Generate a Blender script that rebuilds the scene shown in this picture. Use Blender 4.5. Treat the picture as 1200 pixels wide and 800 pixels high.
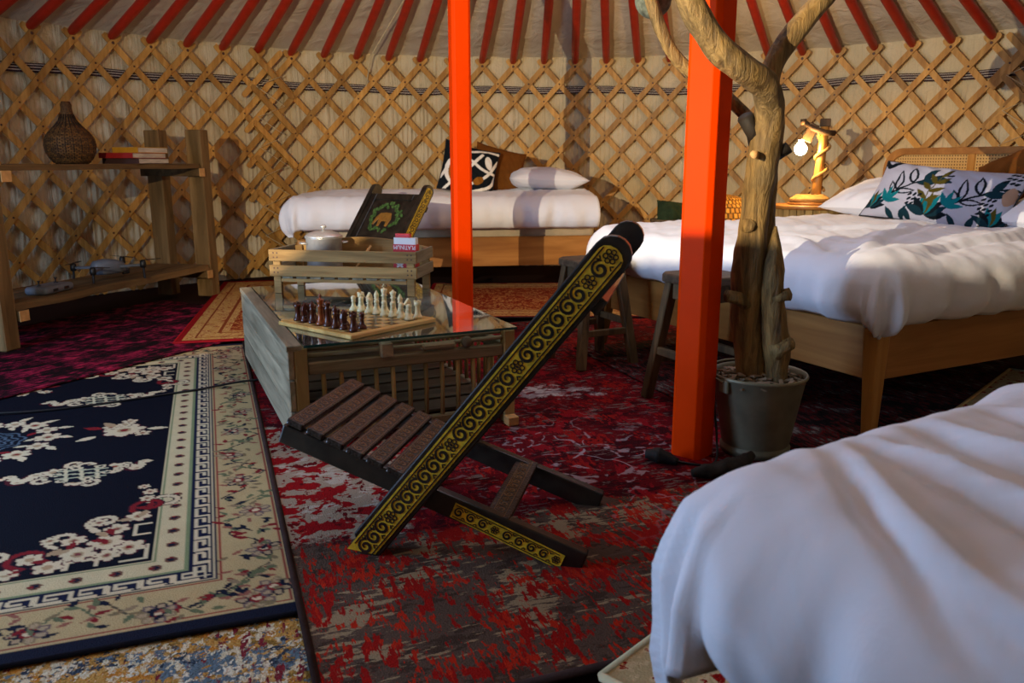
import bpy, bmesh, math, random
import numpy as np
from mathutils import Vector, Matrix, noise

random.seed(7)
np.random.seed(7)
PI = math.pi
S = bpy.context.scene
COL = S.collection
for o in list(bpy.data.objects):
    bpy.data.objects.remove(o)

# ------------------------------------------------------------------ camera
cam_d = bpy.data.cameras.new('camera')
cam_d.sensor_width = 36.0
cam_d.lens = 28.5
cam_d.clip_start = 0.02
cam = bpy.data.objects.new('camera', cam_d)
COL.objects.link(cam)
cam.location = (0, 0, 1.0)
cam.rotation_euler = (math.radians(90 - 12.46), 0, 0)
S.camera = cam
cam_d.dof.use_dof = True
cam_d.dof.focus_distance = 2.7
cam_d.dof.aperture_fstop = 6.3

# ------------------------------------------------------------------ world, lights, exposure
S.view_settings.view_transform = 'Standard'
S.view_settings.look = 'None'
S.view_settings.gamma = 1.0
S.view_settings.use_curve_mapping = False
S.view_settings.exposure = -0.08
w = bpy.data.worlds.new('world')
S.world = w
w.use_nodes = True
w.node_tree.nodes['Background'].inputs[0].default_value = (0.55, 0.68, 1.0, 1)
w.node_tree.nodes['Background'].inputs[1].default_value = 0.6

YC = Vector((0.30, 3.72, 0))       # centre of the yurt
YR = 4.25                          # lattice radius
ZH = 1.87                          # height of the lattice heads


def light(name, kind, loc, energy, color, target=None, size=0.1, size_y=None, **kw):
    d = bpy.data.lights.new(name, kind)
    d.energy = energy
    d.color = color
    if kind == 'AREA':
        d.shape = kw.get('shape', 'RECTANGLE')
        d.size = size
        d.size_y = size_y or size
    else:
        d.shadow_soft_size = size
    if kind == 'SPOT':
        d.spot_size = kw['spot']
        d.spot_blend = kw['blend']
    o = bpy.data.objects.new(name, d)
    COL.objects.link(o)
    o.location = loc
    if target is not None:
        o.rotation_euler = (Vector(target) - Vector(loc)).to_track_quat('-Z', 'Y').to_euler()
    return o


# daylight through the doorway behind the camera and through the open crown of the roof
light('door_daylight', 'AREA', (-3.36, 1.74, 0.98), 108, (0.42, 0.63, 1.0), (0.6, 3.0, 0.6), 1.0, 1.6)
light('crown_daylight', 'AREA', (0.30, 3.72, 2.98), 19, (0.92, 0.92, 1.0), (0.30, 3.72, 0), 1.9, shape='DISK')
LAMP = Vector((-1.60, 0.62, 1.42))
light('floor_lamp_light', 'SPOT', LAMP, 900, (1.0, 0.82, 0.56), (1.9, 7.0, 1.55), 0.005,
      spot=math.radians(104), blend=1.0)


# ------------------------------------------------------------------ mesh helpers
class MB:
    def __init__(self):
        self.v = []
        self.f = []

    def box(self, lo, hi, M=None):
        x0, y0, z0 = lo
        x1, y1, z1 = hi
        P = [Vector(p) for p in ((x0, y0, z0), (x1, y0, z0), (x1, y1, z0), (x0, y1, z0),
                                 (x0, y0, z1), (x1, y0, z1), (x1, y1, z1), (x0, y1, z1))]
        if M is not None:
            P = [M @ p for p in P]
        n = len(self.v)
        self.v += [tuple(p) for p in P]
        self.f += [tuple(n + i for i in q) for q in
                   ((0, 3, 2, 1), (4, 5, 6, 7), (0, 1, 5, 4), (1, 2, 6, 5), (2, 3, 7, 6), (3, 0, 4, 7))]
        return self

    def bar(self, p0, p1, wd, th, up=(0, 0, 1), w1=None, t1=None):
        p0, p1 = Vector(p0), Vector(p1)
        d = (p1 - p0).normalized()
        u = Vector(up)
        s = d.cross(u)
        if s.length < 1e-5:
            s = d.cross(Vector((1, 0, 0)))
        s.normalize()
        u = s.cross(d).normalized()
        w1 = wd if w1 is None else w1
        t1 = th if t1 is None else t1
        n = len(self.v)
        for p, ww, tt in ((p0, wd, th), (p1, w1, t1)):
            for a, b in ((-1, -1), (1, -1), (1, 1), (-1, 1)):
                self.v.append(tuple(p + s * (a * ww / 2) + u * (b * tt / 2)))
        self.f += [tuple(n + i for i in q) for q in
                   ((0, 1, 2, 3), (7, 6, 5, 4), (0, 4, 5, 1), (1, 5, 6, 2), (2, 6, 7, 3), (3, 7, 4, 0))]
        return self

    def tube(self, pts, radii, n=8, cap=True, rough=0.0, seed=0.0, fscale=6.0, closed=False):
        pts = [Vector(p) for p in pts]
        if not hasattr(radii, '__len__'):
            radii = [radii] * len(pts)
        m = len(pts)
        base = len(self.v)
        ref = None
        for i, p in enumerate(pts):
            if closed:
                d = pts[(i + 1) % m] - pts[i - 1]
            else:
                d = pts[min(i + 1, m - 1)] - pts[max(i - 1, 0)]
            d.normalize()
            if ref is None:
                ref = Vector((0, 0, 1)) if abs(d.z) < 0.9 else Vector((1, 0, 0))
            s = d.cross(ref).normalized()
            u = s.cross(d).normalized()
            ref = u
            for k in range(n):
                a = 2 * PI * k / n
                dv = s * math.cos(a) + u * math.sin(a)
                r = radii[i]
                if rough:
                    q = p * fscale + dv * 0.7
                    r *= 1 + rough * (noise.noise(q + Vector((seed, 0, 0))) + 0.5 * noise.noise(q * 2.7 + Vector((0, seed, 0))))
                self.v.append(tuple(p + dv * r))
        rng = m if closed else m - 1
        for i in range(rng):
            j = (i + 1) % m
            for k in range(n):
                k2 = (k + 1) % n
                self.f.append((base + i * n + k, base + i * n + k2, base + j * n + k2, base + j * n + k))
        if cap and not closed:
            self.f.append(tuple(base + k for k in range(n))[::-1])
            self.f.append(tuple(base + (m - 1) * n + k for k in range(n)))
        return self

    def lathe(self, prof, n=24, origin=(0, 0, 0), M=None, a0=0.0):
        o = Vector(origin)
        base = len(self.v)
        for r, z in prof:
            for k in range(n):
                a = a0 + 2 * PI * k / n
                p = Vector((r * math.cos(a), r * math.sin(a), z))
                if M is not None:
                    p = M @ p
                self.v.append(tuple(p + o))
        for i in range(len(prof) - 1):
            for k in range(n):
                k2 = (k + 1) % n
                self.f.append((base + i * n + k, base + i * n + k2, base + (i + 1) * n + k2, base + (i + 1) * n + k))
        self.f.append(tuple(base + k for k in range(n))[::-1])
        self.f.append(tuple(base + (len(prof) - 1) * n + k for k in range(n)))
        return self

    def prism(self, outline, th, M=None):
        """outline in the xy plane, extruded 0..th along z"""
        n = len(outline)
        b = len(self.v)
        for z in (0, th):
            for x, y in outline:
                p = Vector((x, y, z))
                if M is not None:
                    p = M @ p
                self.v.append(tuple(p))
        self.f.append(tuple(b + i for i in range(n))[::-1])
        self.f.append(tuple(b + n + i for i in range(n)))
        for i in range(n):
            j = (i + 1) % n
            self.f.append((b + i, b + j, b + n + j, b + n + i))
        return self

    def grid(self, fn, nu, nv, flip=False):
        b = len(self.v)
        for j in range(nv + 1):
            for i in range(nu + 1):
                self.v.append(tuple(fn(i / nu, j / nv)))
        for j in range(nv):
            for i in range(nu):
                a = b + j * (nu + 1) + i
                q = (a, a + 1, a + nu + 2, a + nu + 1)
                self.f.append(q[::-1] if flip else q)
        return self

    def mesh(self, name, mat, smooth=False):
        me = bpy.data.meshes.new(name)
        me.from_pydata(self.v, [], self.f)
        if mat is not None:
            me.materials.append(mat)
        if smooth:
            me.polygons.foreach_set('use_smooth', [True] * len(me.polygons))
        me.update()
        return me

    def build(self, name, mat, parent=None, smooth=False, bevel=0.0, seg=1, loc=None, rot=None, auto=False):
        return obj(name, self.mesh(name, mat, smooth or auto), parent, bevel, seg, loc, rot, auto)


def obj(name, me, parent=None, bevel=0.0, seg=1, loc=None, rot=None, auto=False):
    o = bpy.data.objects.new(name, me)
    COL.objects.link(o)
    if parent is not None:
        o.parent = parent
    if loc is not None:
        o.location = loc
    if rot is not None:
        o.rotation_euler = rot
    if bevel:
        m = o.modifiers.new('bevel', 'BEVEL')
        m.width = bevel
        m.segments = seg
        m.limit_method = 'ANGLE'
        m.angle_limit = math.radians(35)
    if auto:
        m = o.modifiers.new('edges', 'EDGE_SPLIT')
        m.split_angle = math.radians(38)
    return o


def empty(name, loc=(0, 0, 0), rz=0.0, label=None, cat=None, group=None, kind=None):
    o = bpy.data.objects.new(name, None)
    o.empty_display_size = 0.1
    COL.objects.link(o)
    o.location = loc
    o.rotation_euler = (0, 0, rz)
    tag(o, label, cat, group, kind)
    return o


def tag(o, label=None, cat=None, group=None, kind=None):
    if label:
        o['label'] = label
    if cat:
        o['category'] = cat
    if group:
        o['group'] = group
    if kind:
        o['kind'] = kind
    return o


def share(o, parent, loc=None, rot=None):
    c = o.copy()
    COL.objects.link(c)
    c.parent = parent
    if loc is not None:
        c.location = loc
    if rot is not None:
        c.rotation_euler = rot
    return c


def catmull(pts, per=8):
    P = [Vector(p) for p in pts]
    P = [P[0] * 2 - P[1]] + P + [P[-1] * 2 - P[-2]]
    out = []
    for i in range(1, len(P) - 2):
        for k in range(per):
            t = k / per
            a, b, c, d = P[i - 1], P[i], P[i + 1], P[i + 2]
            out.append(0.5 * ((2 * b) + (c - a) * t + (2 * a - 5 * b + 4 * c - d) * t * t + (3 * b - a - 3 * c + d) * t ** 3))
    out.append(P[-2])
    return out


def interp(vals, n):
    return list(np.interp(np.linspace(0, 1, n), np.linspace(0, 1, len(vals)), vals))


def fbm(p, oct=3):
    s, a = 0.0, 1.0
    for _ in range(oct):
        s += a * noise.noise(p)
        p = p * 2.07
        a *= 0.5
    return s


# ------------------------------------------------------------------ materials
def hexc(h):
    h = h.lstrip('#')
    c = [int(h[i:i + 2], 16) / 255 for i in (0, 2, 4)]
    return tuple((x / 12.92 if x <= 0.04045 else ((x + 0.055) / 1.055) ** 2.4) for x in c) + (1.0,)


class NT:
    def __init__(self, name, rough=0.6, spec=0.4, metallic=0.0):
        m = bpy.data.materials.new(name)
        m.use_nodes = True
        self.m = m
        self.t = m.node_tree
        self.b = self.t.nodes['Principled BSDF']
        self.b.inputs['Roughness'].default_value = rough
        self.b.inputs['Specular IOR Level'].default_value = spec
        self.b.inputs['Metallic'].default_value = metallic

    def n(self, t, **kw):
        nd = self.t.nodes.new(t)
        for k, v in kw.items():
            setattr(nd, k, v)
        return nd

    def l(self, a, b):
        self.t.links.new(a, b)

    def coord(self, scale=(1, 1, 1), rot=(0, 0, 0), out='Object'):
        c = self.n('ShaderNodeTexCoord')
        mp = self.n('ShaderNodeMapping')
        mp.inputs['Scale'].default_value = scale
        mp.inputs['Rotation'].default_value = rot
        self.l(c.outputs[out], mp.inputs['Vector'])
        return mp.outputs['Vector']

    def noise(self, vec, scale=5, detail=4, rough=0.55, dist=0.0):
        nd = self.n('ShaderNodeTexNoise')
        nd.inputs['Scale'].default_value = scale
        nd.inputs['Detail'].default_value = detail
        nd.inputs['Roughness'].default_value = rough
        nd.inputs['Distortion'].default_value = dist
        self.l(vec, nd.inputs['Vector'])
        return nd.outputs['Fac']

    def ramp(self, fac, stops, interp='LINEAR'):
        r = self.n('ShaderNodeValToRGB')
        r.color_ramp.interpolation = interp
        e = r.color_ramp.elements
        while len(e) > 1:
            e.remove(e[-1])
        e[0].position, e[0].color = stops[0]
        for p, c in stops[1:]:
            x = e.new(p)
            x.color = c
        self.l(fac, r.inputs['Fac'])
        return r.outputs['Color']

    def mix(self, fac, a, b, mode='MIX'):
        x = self.n('ShaderNodeMix', data_type='RGBA', blend_type=mode)
        for sock, val in ((x.inputs['Factor'], fac), (x.inputs['A'], a), (x.inputs['B'], b)):
            if hasattr(val, 'links') or hasattr(val, 'is_linked'):
                self.l(val, sock)
            else:
                sock.default_value = val
        return x.outputs['Result']

    def math(self, op, a, b=0.0, c=None):
        x = self.n('ShaderNodeMath', operation=op)
        for i, val in enumerate((a, b) if c is None else (a, b, c)):
            if hasattr(val, 'is_linked'):
                self.l(val, x.inputs[i])
            else:
                x.inputs[i].default_value = val
        return x.outputs[0]

    def color(self, c):
        if hasattr(c, 'is_linked'):
            self.l(c, self.b.inputs['Base Color'])
        else:
            self.b.inputs['Base Color'].default_value = c
        return self

    def rough(self, c):
        self.l(c, self.b.inputs['Roughness'])

    def bump(self, h, strength=0.3, dist=0.01):
        bp = self.n('ShaderNodeBump')
        bp.inputs['Strength'].default_value = strength
        bp.inputs['Distance'].default_value = dist
        self.l(h, bp.inputs['Height'])
        self.l(bp.outputs['Normal'], self.b.inputs['Normal'])
        return self

    def rnd(self):
        return self.n('ShaderNodeObjectInfo').outputs['Random']

    def attr(self, name):
        a = self.n('ShaderNodeAttribute')
        a.attribute_name = name
        return a


def plain(name, col, rough=0.6, spec=0.4, metallic=0.0, nscale=20, namt=0.12, bump=0.0, bscale=60):
    m = NT(name, rough, spec, metallic)
    v = m.coord()
    f = m.noise(v, nscale, 4)
    c = hexc(col)
    lo = tuple(x * (1 - namt) for x in c[:3]) + (1,)
    hi = tuple(min(1, x * (1 + namt)) for x in c[:3]) + (1,)
    m.color(m.ramp(f, [(0.3, lo), (0.7, hi)]))
    if bump:
        m.bump(m.noise(v, bscale, 3), bump, 0.005)
    return m.m


def wood(name, light_c, dark_c, axis=0, scale=6.0, rough=0.6, var=0.25, bump=0.25, spec=0.35, wear=None):
    m = NT(name, rough, spec)
    sc = [scale * 5] * 3
    sc[axis] = scale * 0.45
    v = m.coord(tuple(sc))
    rn = m.rnd()
    off = m.n('ShaderNodeVectorMath', operation='ADD')
    m.l(v, off.inputs[0])
    cm = m.n('ShaderNodeCombineXYZ')
    m.l(m.math('MULTIPLY', rn, 37.0), cm.inputs[0])
    m.l(m.math('MULTIPLY', rn, 91.0), cm.inputs[2])
    m.l(cm.outputs[0], off.inputs[1])
    f = m.noise(off.outputs[0], 1.0, 5, 0.6, 0.8)
    f2 = m.noise(off.outputs[0], 0.25, 2, 0.5)
    c = m.ramp(f, [(0.30, hexc(dark_c)), (0.68, hexc(light_c))])
    d = tuple(x * 0.62 for x in hexc(dark_c)[:3]) + (1,)
    c = m.mix(m.ramp(f2, [(0.35, (0.5, 0.5, 0.5, 1)), (0.55, (0, 0, 0, 1))]), c, d)
    hs = m.n('ShaderNodeHueSaturation')
    m.l(c, hs.inputs['Color'])
    m.l(m.math('ADD', m.math('MULTIPLY', rn, var * 2), 1 - var), hs.inputs['Value'])
    out = hs.outputs[0]
    if wear:
        f3 = m.noise(m.coord((9, 9, 9)), 1.0, 6, 0.7)
        out = m.mix(m.ramp(f3, [(0.52, (0, 0, 0, 1)), (0.62, (0.8, 0.8, 0.8, 1))]), out, hexc(wear))
    m.color(out)
    m.bump(f, bump, 0.004)
    return m.m


M = {}
M['lath'] = wood('lath_wood', '#cfa054', '#a4712c', 2, 5, 0.55, 0.22, 0.15)
M['pole'] = plain('roof_pole_paint', '#a81f0c', 0.42, 0.45, nscale=8, namt=0.2)
M['post'] = plain('orange_post_paint', '#de3b00', 0.45, 0.04, nscale=5, namt=0.05, bump=0.03, bscale=30)
M['bolt'] = plain('bolt_metal', '#4a2a18', 0.5, 0.5)
M['rope'] = plain('rope_cord', '#cdbb93', 0.9, 0.1)
M['jute'] = wood('jute_rope', '#c9a05c', '#8d6632', 0, 40, 0.9, 0.1, 0.6)
M['floor'] = plain('dark_floor', '#2a1713', 0.9, 0.1)
M['shelf'] = wood('rough_shelf_wood', '#7c6039', '#463418', 0, 3, 0.8, 0.15, 0.5)
M['shelf_v'] = wood('rough_post_wood', '#937449', '#5e4826', 2, 3, 0.8, 0.15, 0.5)
M['endgrain'] = plain('pale_end_wood', '#c89b62', 0.8, 0.2, nscale=30, namt=0.2)
M['oak'] = wood('oak_bed_wood', '#b27a3c', '#8f5a24', 0, 3, 0.45, 0.06, 0.08)
M['oak_v'] = wood('oak_leg_wood', '#c08a43', '#a06a2a', 2, 3, 0.42, 0.06, 0.08)
M['greywood'] = wood('weathered_wood', '#a89a78', '#62573e', 0, 4, 0.85, 0.15, 0.6)
M['greywood_y'] = wood('weathered_panel', '#a3967a', '#665c46', 1, 4, 0.85, 0.15, 0.6)
M['greywood_v'] = wood('weathered_spindle', '#b89c62', '#7d663a', 2, 4, 0.8, 0.15, 0.5)
M['crate'] = wood('crate_wood', '#b28e56', '#7a5c32', 0, 5, 0.8, 0.12, 0.4)
M['stool'] = wood('stool_wood', '#7d6440', '#453420', 2, 5, 0.7, 0.15, 0.4)
M['stool_top'] = wood('stool_top_wood', '#6f5c44', '#3a2c1e', 0, 5, 0.55, 0.15, 0.4)


def m_bark():
    m = NT('driftwood', 0.62, 0.3)
    f = m.noise(m.coord((38, 38, 4.5)), 1.0, 6, 0.65, 0.8)
    g = m.noise(m.coord((5, 5, 5)), 1.0, 4, 0.6)
    c = m.ramp(f, [(0.30, hexc('#3a2912')), (0.44, hexc('#7a5f34')), (0.60, hexc('#a5854e')), (0.75, hexc('#8b6c3a'))])
    c = m.mix(m.ramp(g, [(0.40, (0, 0, 0, 1)), (0.65, (0.55, 0.55, 0.55, 1))]), c, hexc('#5d5238'))
    m.color(c)
    m.bump(m.math('ADD', f, m.math('MULTIPLY', g, 0.6)), 1.0, 0.018)
    return m.m


M['bark'] = m_bark()
M['lamp_backlit_wood'] = wood('backlit_lamp_head_wood', '#5d452c', '#35261a', 2, 5, 0.7, 0.05, 0.4)  # darker than the lamp post: backlit shade put into the head's colour
M['bark_dark'] = wood('dark_bark', '#2e261e', '#0e0a08', 2, 4, 0.7, 0.1, 0.8)
M['black'] = plain('black_lacquer', '#211d17', 0.36, 0.5, nscale=18, namt=0.7, bump=0.12)
M['gold'] = plain('gold_inlay', '#d2ae28', 0.42, 0.5, nscale=60, namt=0.3, bump=0.15, bscale=200)
M['sheet'] = None
M['chess_w'] = plain('boxwood', '#e7d8a6', 0.35, 0.5, nscale=40, namt=0.08)
M['chess_b'] = plain('sheesham', '#4a1f0f', 0.30, 0.5, nscale=60, namt=0.35)
M['chess_k'] = plain('lit_sheesham', '#8a4317', 0.30, 0.5, nscale=60, namt=0.3)  # lighter copy of the dark wood: the king's lit tone put into its colour
M['board'] = wood('board_wood', '#d9b36a', '#b88a44', 0, 5, 0.35, 0.03, 0.05)
M['sq_l'] = wood('pale_square', '#d8b878', '#c39c58', 0, 6, 0.22, 0.08, 0.03)
M['sq_d'] = wood('dark_square', '#6d5230', '#4a3620', 0, 6, 0.22, 0.08, 0.03)
M['alu'] = plain('aluminium', '#c4c3be', 0.34, 0.5, 0.6, 60, 0.08)
M['zinc'] = plain('galvanised_zinc', '#827f68', 0.48, 0.5, 0.35, 9, 0.28, 0.06, 40)
M['chips'] = plain('bark_chips', '#8b7a63', 0.9, 0.2, nscale=15, namt=0.5)
M['red_card'] = plain('red_card', '#c5121c', 0.4, 0.4, namt=0.05)
M['white_card'] = plain('white_card', '#e6e2dc', 0.5, 0.4, namt=0.03)
M['book_red'] = plain('book_red', '#8f1a1c', 0.5, 0.4, namt=0.1)
M['book_yellow'] = plain('book_yellow', '#b98a26', 0.5, 0.4, namt=0.1)
M['book_dark'] = plain('book_dark', '#3a2220', 0.5, 0.4, namt=0.1)
M['paper'] = wood('paper_edges', '#d8d0c0', '#b8ae9c', 0, 60, 0.9, 0.05, 0.2)
M['drone'] = plain('drone_plastic', '#5b6068', 0.5, 0.4, namt=0.06)
M['dark_plastic'] = plain('dark_plastic', '#17181a', 0.45, 0.4, namt=0.1)
M['brown_fabric'] = plain('brown_fabric', '#6b3f16', 0.95, 0.1, nscale=9, namt=0.12, bump=0.3, bscale=300)
M['mattress'] = plain('mattress_ticking', '#b9a98c', 0.9, 0.1, nscale=12, namt=0.1, bump=0.2, bscale=120)
M['rock'] = plain('speckled_stone', '#5f6456', 0.85, 0.2, nscale=45, namt=0.6, bump=0.5)
M['green'] = plain('dark_green_fabric', '#27331f', 0.9, 0.1, namt=0.3)
M['rug_edge'] = plain('rug_binding', '#3a2a26', 0.95, 0.1, namt=0.2, bump=0.4, bscale=200)
M['cream_edge'] = plain('cream_binding', '#c5b78f', 0.95, 0.1, namt=0.15, bump=0.4, bscale=200)
M['red_edge'] = plain('red_binding', '#8c1218', 0.95, 0.1, namt=0.15, bump=0.4, bscale=200)
M['navy_edge'] = plain('navy_binding', '#1d2233', 0.95, 0.1, namt=0.15, bump=0.4, bscale=200)


def m_sheet():
    m = NT('white_cotton', 0.88, 0.15)
    v = m.coord()
    m.color(m.ramp(m.noise(v, 3, 3), [(0.3, (0.74, 0.75, 0.79, 1)), (0.7, (0.79, 0.80, 0.84, 1))]))
    f = m.math('ADD', m.noise(v, 9, 5, 0.6, 0.6), m.math('MULTIPLY', m.noise(v, 420, 2), 0.03))
    m.bump(f, 0.16, 0.02)
    m.b.inputs['Sheen Weight'].default_value = 0.15
    return m.m


M['sheet'] = m_sheet()


def m_lining(name, col, col2, streak=0.0):
    m = NT(name, 0.92, 0.1)
    v = m.coord((1, 1, 1))
    m.color(m.ramp(m.noise(v, 2.2, 5), [(0.3, hexc(col2)), (0.7, hexc(col))]))
    f = m.math('ADD', m.noise(v, 4.5, 5, 0.6, 1.2), m.math('MULTIPLY', m.noise(m.coord((26, 26, 1.6)), 1.0, 4, 0.6, 0.5), streak))
    m.bump(f, 0.6, 0.04)
    return m.m


M['lining'] = m_lining('wall_lining_cloth', '#d8c8a6', '#c8b68e', 1.1)
M['roof_cloth'] = m_lining('roof_lining_cloth', '#d8ccb4', '#c8bca3')


def m_band():
    m = NT('woven_band', 0.95, 0.1)
    c = m.n('ShaderNodeTexCoord')
    sp = m.n('ShaderNodeSeparateXYZ')
    m.l(c.outputs['UV'], sp.inputs[0])
    s = m.ramp(sp.outputs[1], [(0.0, hexc('#3b2c2c')), (0.22, hexc('#c9bfae')), (0.30, hexc('#3b2c2c')), (0.52, hexc('#c9bfae')),
                               (0.60, hexc('#3b2c2c')), (0.80, hexc('#c9bfae')), (0.86, hexc('#3b2c2c'))], 'CONSTANT')
    m.color(s)
    return m.m


M['band'] = m_band()


def m_glass():
    m = NT('table_glass', 0.03, 0.5)
    m.color((0.80, 0.92, 0.90, 1))
    m.b.inputs['Transmission Weight'].default_value = 1.0
    m.b.inputs['IOR'].default_value = 1.45
    # thin pane: mostly see-through with a mirror sheen
    t = m.n('ShaderNodeBsdfTransparent')
    t.inputs[0].default_value = (0.80, 0.90, 0.88, 1)
    g = m.n('ShaderNodeBsdfGlossy')
    g.inputs['Roughness'].default_value = 0.03
    g.inputs['Color'].default_value = (0.95, 1, 1, 1)
    fr = m.n('ShaderNodeFresnel')
    fr.inputs['IOR'].default_value = 1.5
    fac = m.math('MINIMUM', m.math('MULTIPLY', fr.outputs[0], 1.6), 1.0)
    dirt = m.noise(m.coord(), 5, 5, 0.6)
    d = m.n('ShaderNodeBsdfDiffuse')
    d.inputs['Color'].default_value = (0.55, 0.55, 0.5, 1)
    mx = m.n('ShaderNodeMixShader')
    m.l(fac, mx.inputs[0])
    m.l(t.outputs[0], mx.inputs[1])
    m.l(g.outputs[0], mx.inputs[2])
    mx2 = m.n('ShaderNodeMixShader')
    m.l(m.math('MULTIPLY', m.math('MAXIMUM', m.math('SUBTRACT', dirt, 0.42), 0.0), 0.7), mx2.inputs[0])
    m.l(mx.outputs[0], mx2.inputs[1])
    m.l(d.outputs[0], mx2.inputs[2])
    m.l(mx2.outputs[0], m.t.nodes['Material Output'].inputs['Surface'])
    return m.m


M['glass'] = m_glass()
M['glass_edge'] = plain('green_glass_edge', '#1f4a48', 0.12, 0.6, namt=0.1)


def m_emit(name, col, strength):
    m = NT(name)
    m.color(col)
    m.b.inputs['Emission Color'].default_value = col
    m.b.inputs['Emission Strength'].default_value = strength
    return m.m


M['bulb'] = m_emit('glowing_bulb', (1.0, 0.78, 0.42, 1), 40)


def m_carved():
    m = NT('carved_dark_slat', 0.42, 0.5)
    v = m.coord((1, 1, 1))
    vo = m.n('ShaderNodeTexVoronoi', feature='DISTANCE_TO_EDGE')
    vo.inputs['Scale'].default_value = 75
    m.l(v, vo.inputs['Vector'])
    wv = m.n('ShaderNodeTexWave', wave_type='RINGS')
    wv.inputs['Scale'].default_value = 24
    wv.inputs['Distortion'].default_value = 9
    wv.inputs['Detail'].default_value = 2
    m.l(v, wv.inputs['Vector'])
    h = m.math('ADD', m.math('MULTIPLY', wv.outputs['Fac'], 0.3), m.math('MULTIPLY', vo.outputs['Distance'], 3.0))
    m.color(m.ramp(m.noise(v, 30, 4), [(0.3, hexc('#17100a')), (0.7, hexc('#2f2112'))]))
    m.bump(h, 0.3, 0.003)
    return m.m


M['carved'] = m_carved()


def m_wicker(name, a, b, su, sv):
    m = NT(name, 0.7, 0.3)
    c = m.n('ShaderNodeTexCoord')
    br = m.n('ShaderNodeTexBrick')
    br.inputs['Scale'].default_value = 1.0
    br.inputs['Brick Width'].default_value = 1.0 / su
    br.inputs['Row Height'].default_value = 1.0 / sv
    br.inputs['Mortar Size'].default_value = 0.12 / sv
    br.inputs['Mortar Smooth'].default_value = 1.0
    br.inputs['Color1'].default_value = hexc(a)
    br.inputs['Color2'].default_value = hexc(b)
    br.inputs['Mortar'].default_value = tuple(x * 0.25 for x in hexc(b)[:3]) + (1,)
    m.l(c.outputs['UV'], br.inputs['Vector'])
    m.color(br.outputs['Color'])
    m.bump(m.math('SUBTRACT', 1.0, br.outputs['Fac']), 0.9, 0.01)
    return m.m


M['wicker'] = m_wicker('dark_wicker', '#6e4a20', '#432b12', 30, 34)
M['straw'] = m_wicker('straw_weave', '#c98f34', '#a06a20', 40, 16)


def m_cane():
    m = NT('woven_cane', 0.6, 0.3)
    v = m.coord((58, 58, 58))
    ck = m.n('ShaderNodeTexVoronoi', feature='F1', distance='CHEBYCHEV')
    ck.inputs['Scale'].default_value = 1.0
    ck.inputs['Randomness'].default_value = 0.0
    m.l(v, ck.inputs['Vector'])
    m.color(m.ramp(ck.outputs['Distance'], [(0.20, hexc('#5d3d1a')), (0.30, hexc('#d0a765')), (0.5, hexc('#b68a4c'))]))
    m.bump(ck.outputs['Distance'], 0.5, 0.004)
    return m.m


M['cane'] = m_cane()


def m_painted(name, attr='paint', rough=0.95, bump=0.5, bscale=260, spec=0.1, fade=0.25):
    m = NT(name, rough, spec)
    a = m.attr(attr)
    v = m.coord()
    n1 = m.noise(v, bscale, 3)
    n2 = m.noise(v, 14, 5)
    k = m.math('ADD', m.math('MULTIPLY', n1, fade * 1.4), m.math('ADD', m.math('MULTIPLY', n2, fade), 1.0 - fade * 1.2))
    cc = m.n('ShaderNodeCombineXYZ')
    for i in range(3):
        m.l(k, cc.inputs[i])
    m.color(m.mix(1.0, a.outputs['Color'], cc.outputs[0], 'MULTIPLY'))
    m.bump(n1, bump, 0.006)
    return m.m


M['blue_rug'] = m_painted('chinese_rug_pile')
M['print'] = m_painted('printed_cotton', 'paint', 0.9, 0.2, 500, 0.1, 0.08)


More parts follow.
